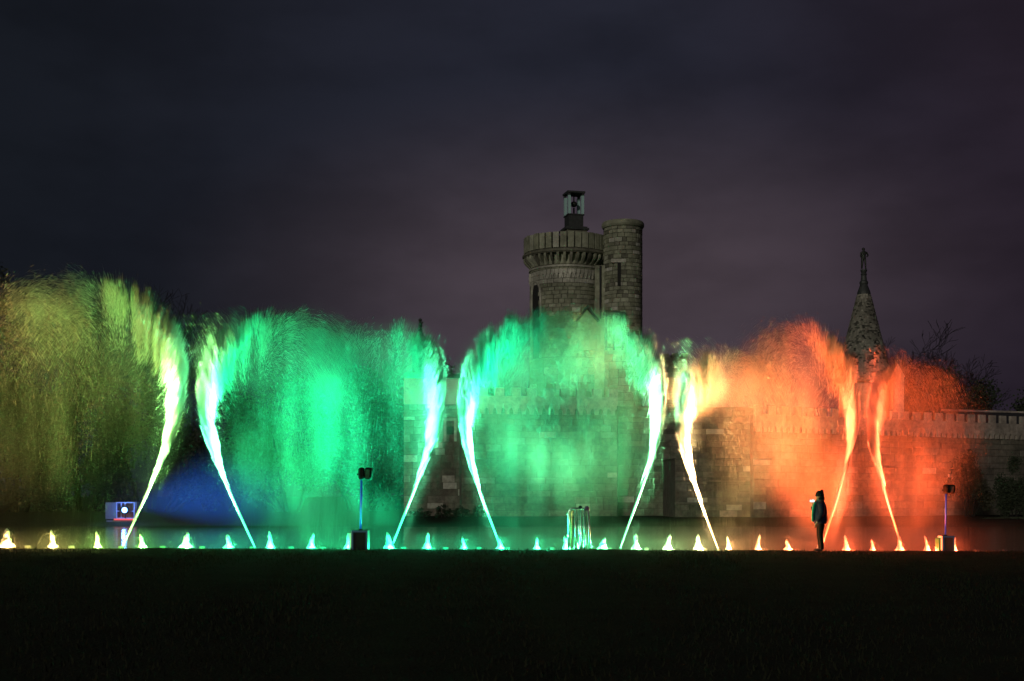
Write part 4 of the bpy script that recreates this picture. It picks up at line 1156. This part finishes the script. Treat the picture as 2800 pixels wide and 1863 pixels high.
def person(px, Y):
    b = on_lawn(px, Y, -0.012)
    root = empty('person', b); tag(root, 'person in navy jacket and black hat standing in profile holding up a lit phone', 'person')
    # faces -x; y = across the shoulders
    pel = (0.02, 0, 0.92); sp1 = (0.02, 0, 1.08); ch = (0.01, 0, 1.27); nk = (0.0, 0, 1.43); hb = (-0.015, 0, 1.50); hc = (-0.02, 0, 1.57); ht = (-0.01, 0, 1.645)
    chains = [[(pel, (0.125, 0.15)), (sp1, (0.12, 0.14)), (ch, (0.125, 0.16)), (nk, 0.055), (hb, (0.065, 0.07)), (hc, (0.085, 0.098)), (ht, (0.06, 0.07))],
              [(hc, (0.085, 0.098)), ((-0.118, 0, 1.545), 0.014)],
              [(hb, (0.065, 0.07)), ((-0.085, 0, 1.49), 0.03)]]
    hands = []
    for s in (-1, 1):
        chains.append([(pel, (0.125, 0.15)), ((0.03, s * 0.09, 0.82), 0.095), ((0.0, s * 0.095, 0.48), 0.06), ((0.035, s * 0.10, 0.24), 0.05), ((0.04, s * 0.10, 0.07), 0.038), ((-0.06, s * 0.11, 0.035), 0.036), ((-0.15, s * 0.12, 0.03), 0.03)])
    # near arm hangs a little forward, far arm holds the phone up in front of the face
    sh = (0.01, -0.175, 1.37)
    chains.append([(ch, (0.125, 0.16)), (sh, 0.062), ((0.0, -0.24, 1.10), 0.045), ((-0.11, -0.235, 0.87), 0.03), ((-0.145, -0.23, 0.80), (0.026, 0.016))])
    hand1 = (-0.145, -0.23, 0.80)
    for k, (dx, dy) in enumerate(((-0.022, 0.012), (-0.008, 0.02), (0.008, 0.02), (0.02, 0.014))):
        L = (0.075, 0.085, 0.08, 0.065)[k]
        q = (hand1[0] - 0.02 + dx, hand1[1] + dy * 0.2 + 0.004 * k, hand1[2] - 0.05)
        chains.append([(hand1, (0.026, 0.016)), (q, 0.009), ((q[0] - 0.006, q[1] + 0.012, q[2] - L * 0.55), 0.008), ((q[0] + 0.004, q[1] + 0.026, q[2] - L), 0.0065)])
    chains.append([(hand1, (0.026, 0.016)), ((-0.175, -0.21, 0.785), 0.010), ((-0.185, -0.20, 0.755), 0.008)])
    sh2 = (0.01, 0.175, 1.37); hand2 = (-0.195, 0.055, 1.405)
    chains.append([(ch, (0.125, 0.16)), (sh2, 0.062), ((-0.13, 0.21, 1.14), 0.045), ((-0.185, 0.10, 1.34), 0.03), (hand2, (0.026, 0.018))])
    for k in range(4):
        z = 1.425 + 0.017 * k - 0.01; x = -0.20 - 0.012 * k
        chains.append([(hand2, (0.026, 0.018)), ((x, 0.040, z + 0.005), 0.009), ((x - 0.022, 0.022, z + 0.008), 0.008), ((x - 0.03, 0.004, z + 0.004), 0.0065)])
    chains.append([(hand2, (0.026, 0.018)), ((-0.165, 0.035, 1.415), 0.010), ((-0.168, 0.010, 1.425), 0.008)])
    skin_body('body', chains, M['skin'], root, 2)
    # clothing
    jk = [[((0.02, 0, 0.75), (0.205, 0.21)), ((0.02, 0, 0.90), (0.225, 0.22)), ((0.015, 0, 1.12), (0.215, 0.21)), ((0.01, 0, 1.28), (0.205, 0.215)), ((0.012, 0, 1.405), (0.12, 0.14)), ((0.012, 0, 1.47), (0.10, 0.10))]]
    for s, el, wr in ((-1, (0.005, -0.255, 1.10), (-0.125, -0.24, 0.845)), (1, (-0.125, 0.225, 1.13), (-0.18, 0.115, 1.315))):
        jk.append([((0.01, 0, 1.28), (0.205, 0.215)), ((0.012, s * 0.12, 1.35), 0.13), ((0.012, s * 0.19, 1.34), 0.112), (el, 0.080), (wr, 0.05)])
    j = skin_body('jacket', jk, M['jacket'], root, 2)
    # collar ring, coat front strip with teal fountain light painted on
    MB().lathe([(0.075, 1.435), (0.105, 1.44), (0.112, 1.465), (0.10, 1.487), (0.075, 1.485)], 18, 0.008, 0).build('collar', M['fur'], j, smooth=True)
    skin_body('lit_coat_front', [[((-0.122, -0.045, 1.42), (0.03, 0.05)), ((-0.177, -0.07, 1.3), (0.03, 0.055)), ((-0.207, -0.085, 1.12), (0.026, 0.055)), ((-0.217, -0.085, 0.96), (0.022, 0.05)), ((-0.212, -0.08, 0.86), (0.018, 0.045))]], M['lit_coat_front'], root, 1)
    tz_ = []
    for s in (-1, 1):
        tz_.append([((0.02, 0, 1.02), (0.09, 0.11)), ((0.02, 0, 0.90), (0.12, 0.14)), ((0.03, s * 0.085, 0.79), 0.105), ((0.0, s * 0.095, 0.48), 0.072), ((0.035, s * 0.10, 0.24), 0.064), ((0.04, s * 0.10, 0.11), 0.062), ((0.04, s * 0.10, 0.055), 0.058)])
    skin_body('trousers', tz_, M['trousers'], root, 2)
    for s in (-1, 1):
        skin_body('boot', [[((0.04, s * 0.10, 0.14), 0.054), ((0.045, s * 0.10, 0.05), 0.048), ((-0.06, s * 0.11, 0.042), 0.045), ((-0.155, s * 0.12, 0.035), 0.035)]], M['boots'], root, 1)
    hat = MB()
    hat.lathe([(0.095, -0.045), (0.122, -0.04), (0.126, 0.0), (0.12, 0.05), (0.095, 0.10), (0.05, 0.128), (0.01, 0.134)], 18)
    h = hat.build('hat', M['hat'], root, loc=(0.005, 0, 1.61), rot=(0, R(9), 0), smooth=True)
    MB().sphere((0.045, 0, 0.135), (0.05, 0.05, 0.042), 12, 8).build('bobble', M['hat'], h, smooth=True)
    skin_body('hair', [[((0.03, 0, 1.60), (0.10, 0.12)), ((0.045, 0, 1.50), (0.10, 0.12)), ((0.055, 0, 1.42), (0.07, 0.10))]], M['hat'], root, 1)
    for s in (-1, 1):
        MB().sphere((-0.098, s * 0.032, 1.572), (0.012, 0.014, 0.010), 8, 6).build('eye', M['dark'], root, smooth=True)
    MB().box(-0.104, -0.098, -0.025, 0.025, 1.508, 1.514).build('mouth', M['dark'], root)
    # phone, held in the raised hand
    ph = empty('phone', b + Vector((-0.215, -0.012, 1.45)), R(-28)); tag(ph, 'phone with glowing white screen held by the person in navy', 'phone')
    MB().box(-0.07, 0.07, 0.0, 0.009, -0.036, 0.036).build('case', M['black_paint'], ph, bevel=0.003)
    MB().box(-0.064, 0.064, -0.0022, -0.0004, -0.031, 0.031).build('screen', M['screen'], ph)
    MB().sphere((-0.02, -0.0025, 0.02), (0.018, 0.002, 0.008), 8, 6).build('screen_mark', M['black'], ph)
    return root
person(2241, 36.6)

# statue on the spire
def statue():
    z0 = cz(737); Hs = cz(679) - z0
    st = empty('statue', ((2362 - 1400) * CPX, CY, z0 + 0.01)); tag(st, 'small dark bronze figure with one hand on hip standing on the cone roof', 'statue')
    k = Hs / 1.72
    pel = (0, 0, 0.92); ch = (0, 0, 1.30); nk = (0, 0, 1.47); hc = (-0.04, 0, 1.60)
    chains = [[(pel, (0.14, 0.12)), ((0, 0, 1.08), (0.14, 0.12)), (ch, (0.19, 0.14)), (nk, 0.07), (hc, (0.12, 0.12)), ((-0.03, 0, 1.69), 0.10)]]
    for s in (-1, 1):
        chains.append([(pel, (0.14, 0.12)), ((s * 0.09, 0, 0.82), 0.10), ((s * 0.12, -0.03, 0.46), 0.075), ((s * 0.15, 0.02, 0.07), 0.06), ((s * 0.17, -0.12, 0.035), 0.05)])
    chains.append([(ch, (0.19, 0.14)), ((0.22, 0, 1.36), 0.075), ((0.36, 0.03, 1.12), 0.06), ((0.2, -0.06, 0.98), 0.05)])
    chains.append([(ch, (0.19, 0.14)), ((-0.22, 0, 1.36), 0.075), ((-0.27, -0.05, 1.08), 0.06), ((-0.24, -0.16, 0.9), 0.05)])
    skin_body('figure', chains, M['bronze'], st, 2, scale=(k, k, k))
    MB().tube([(-0.25 * k, -0.17 * k, 0.0), (-0.23 * k, -0.16 * k, 1.1 * k)], 0.035, 6).build('staff', M['bronze'], st)
    MB().lathe([(0.13, 0.06), (0.15, 0.08), (0.12, 0.17), (0.05, 0.22)], 12).build('helmet', M['bronze'], st, loc=(-0.035 * k, 0, 1.55 * k), smooth=True)
statue()

# ------------------------------------------------------------------ mist of fine drops hanging inside the arches
def mist(name, i0, i1, blobs, dens, label, seed, y0=-0.6, y1=2.6, ztop=7.4):
    b = row_pt(i0, 0, 0)
    L = (i1 - i0) * SP
    root_z = -0.28
    m, n, l = new_mat('mist_' + str(seed)); n.clear()
    out = n.new('ShaderNodeOutputMaterial'); vs = n.new('ShaderNodeVolumeScatter'); l.new(vs.outputs[0], out.inputs['Volume'])
    vs.inputs['Color'].default_value = (0.95, 0.96, 0.97, 1); vs.inputs['Anisotropy'].default_value = 0.0
    tc = n.new('ShaderNodeTexCoord'); src = tc.outputs['Object']
    tot = None
    extra = []
    for (dpx, side, v0, A, T, _n, _s, _p, _q, _l) in JETS:
        ij = row_i(dpx * Q)
        if not (i0 - 0.5 < ij < i1 + 0.5): continue
        for age, rx, w in ((0.86, 0.65, 0.18), (1.12, 0.95, 0.2)):
            aa = np.array([age]); sw = side * swing(aa, A, T)
            p, _v = ballistic(np.stack([sw, sw * 0, np.sqrt(v0 ** 2 - sw ** 2)], 1), np.array([0.2]), aa)
            extra.append((((ij - i0) * SP + p[0, 0], 0.2, row_z(ij) + p[0, 2] - 0.75 * rx), (rx * 1.2, 0.8, rx), w))
    def blob(p, sc_, st):
        nonlocal tot
        mp = n.new('ShaderNodeMapping'); mp.vector_type = 'TEXTURE'
        mp.inputs['Location'].default_value = p; mp.inputs['Scale'].default_value = sc_
        l.new(src, mp.inputs[0])
        ln = n.new('ShaderNodeVectorMath'); ln.operation = 'LENGTH'; l.new(mp.outputs[0], ln.inputs[0])
        mr = n.new('ShaderNodeMapRange'); mr.interpolation_type = 'SMOOTHERSTEP'; l.new(ln.outputs['Value'], mr.inputs[0])
        mr.inputs[1].default_value = 0.0; mr.inputs[2].default_value = 1.0; mr.inputs[3].default_value = st; mr.inputs[4].default_value = 0.0
        if tot is None: tot = mr.outputs[0]
        else:
            a = n.new('ShaderNodeMath'); a.operation = 'ADD'; l.new(tot, a.inputs[0]); l.new(mr.outputs[0], a.inputs[1]); tot = a.outputs[0]
    for p, sc_, w in extra: blob(p, sc_, w)
    for dx, dy, rx, rz, st in blobs:
        pxx, pyy = dx * Q, dy * Q
        i = row_i(pxx); Y = row_y(i); k = Y / FPX
        p = ((i - i0) * SP, 0.9, CAM_Z - (pyy - HOR) * k)
        blob(p, (rx * Q * k * 1.25, 1.7, rz * Q * k * 1.25), st)
    mp = n.new('ShaderNodeMapping'); mp.inputs['Scale'].default_value = (2.2, 1.2, 0.33); mp.inputs['Location'].default_value = (seed * 3.1, 0, 0); l.new(src, mp.inputs[0])
    no = n.new('ShaderNodeTexNoise'); no.inputs['Scale'].default_value = 1.0; no.inputs['Detail'].default_value = 3; no.inputs['Roughness'].default_value = 0.55; l.new(mp.outputs[0], no.inputs[0])
    mr = n.new('ShaderNodeMapRange'); l.new(no.outputs[0], mr.inputs[0]); mr.inputs[1].default_value = 0.36; mr.inputs[2].default_value = 0.66; mr.inputs[3].default_value = 0.12; mr.inputs[4].default_value = 1.7
    mu = n.new('ShaderNodeMath'); mu.operation = 'MULTIPLY'; l.new(tot, mu.inputs[0]); l.new(mr.outputs[0], mu.inputs[1])
    m2 = n.new('ShaderNodeMath'); m2.operation = 'MULTIPLY_ADD'; l.new(mu.outputs[0], m2.inputs[0]); m2.inputs[1].default_value = dens
    sx = n.new('ShaderNodeSeparateXYZ'); l.new(src, sx.inputs[0])
    lo_ = n.new('ShaderNodeMapRange'); lo_.interpolation_type = 'SMOOTHSTEP'; l.new(sx.outputs[2], lo_.inputs[0])
    lo_.inputs[1].default_value = 0.15; lo_.inputs[2].default_value = 0.95; lo_.inputs[3].default_value = 0.014; lo_.inputs[4].default_value = 0.0
    l.new(lo_.outputs[0], m2.inputs[2])
    l.new(m2.outputs[0], vs.inputs['Density'])
    m.cycles.volume_step_rate = 2.0
    mb = MB().box(0, L, y0, y1, root_z, ztop)
    o = mb.build(name, m, None, loc=b, rot=(0, 0, ROW_RZ))
    tag(o, label, 'mist', kind='stuff')
    return o
MD = 0.074
mist('spray_mist', -2.6, 4.15, [(110, 700, 90, 50, .55), (220, 800, 220, 150, .12), (80, 960, 220, 330, .12), (340, 900, 110, 220, .18)], MD, 'amber and green mist filling the leftmost arch of spray', 1)
mist('spray_mist', 4.2, 10.55, [(765, 890, 75, 70, .65), (790, 1000, 120, 180, .8), (760, 1130, 140, 140, .85), (630, 1060, 120, 170, .5), (560, 830, 100, 100, .35), (940, 850, 100, 120, .35), (970, 980, 95, 220, .40), (720, 900, 190, 190, .4), (800, 1190, 200, 90, .8)], MD, 'bright green mist column between the second and third tall jets', 2)
mist('spray_mist', 10.6, 17.0, [(1125, 900, 70, 90, .45), (1250, 830, 160, 90, .4), (1390, 820, 100, 110, .45), (1250, 1075, 170, 110, .7), (1190, 970, 120, 150, .5), (1450, 960, 100, 230, .35), (1370, 1080, 150, 150, .3), (1250, 1190, 190, 80, .4)], MD, 'green mist inside the middle arch of spray', 3)
mist('spray_mist', 17.05, 23.6, [(1645, 895, 52, 66, 9.0), (1700, 875, 130, 80, .6), (1850, 900, 120, 130, .7), (1890, 1060, 120, 210, .75), (1800, 1000, 160, 220, .35), (1950, 1170, 110, 150, 1.9)], MD, 'orange mist inside the arch left of the standing person', 4)
mist('spray_mist', 23.65, 31.0, [(2050, 920, 55, 90, .8), (2110, 910, 110, 90, .4), (2120, 1050, 160, 190, .8), (2140, 1150, 160, 150, 1.5), (2230, 1000, 100, 170, .25)], MD, 'red mist drifting at the right end of the fountains', 5)
# thin mist on the far water where the blue beam shows
def far_mist():
    m, n, l = new_mat('far_mist'); n.clear()
    out = n.new('ShaderNodeOutputMaterial'); vs = n.new('ShaderNodeVolumeScatter'); l.new(vs.outputs[0], out.inputs['Volume'])
    tc = n.new('ShaderNodeTexCoord'); mp = n.new('ShaderNodeMapping'); mp.vector_type = 'TEXTURE'
    mp.inputs['Location'].default_value = (-19.0, 75.5, 0.3); mp.inputs['Scale'].default_value = (9.5, 6.0, 4.6)
    l.new(tc.outputs['Object'], mp.inputs[0])
    ln = n.new('ShaderNodeVectorMath'); ln.operation = 'LENGTH'; l.new(mp.outputs[0], ln.inputs[0])
    mr = n.new('ShaderNodeMapRange'); mr.interpolation_type = 'SMOOTHSTEP'; l.new(ln.outputs['Value'], mr.inputs[0])
    mr.inputs[1].default_value = 0.0; mr.inputs[2].default_value = 1.0; mr.inputs[3].default_value = 0.030; mr.inputs[4].default_value = 0.0
    l.new(mr.outputs[0], vs.inputs['Density']); vs.inputs['Color'].default_value = (0.9, 0.95, 1, 1)
    o = MB().box(-24.3, -9, 72, 79, -0.25, 6.5).build('far_mist', m)
    tag(o, 'thin mist over the far water lit by the blue beam', 'mist', kind='stuff')
far_mist()
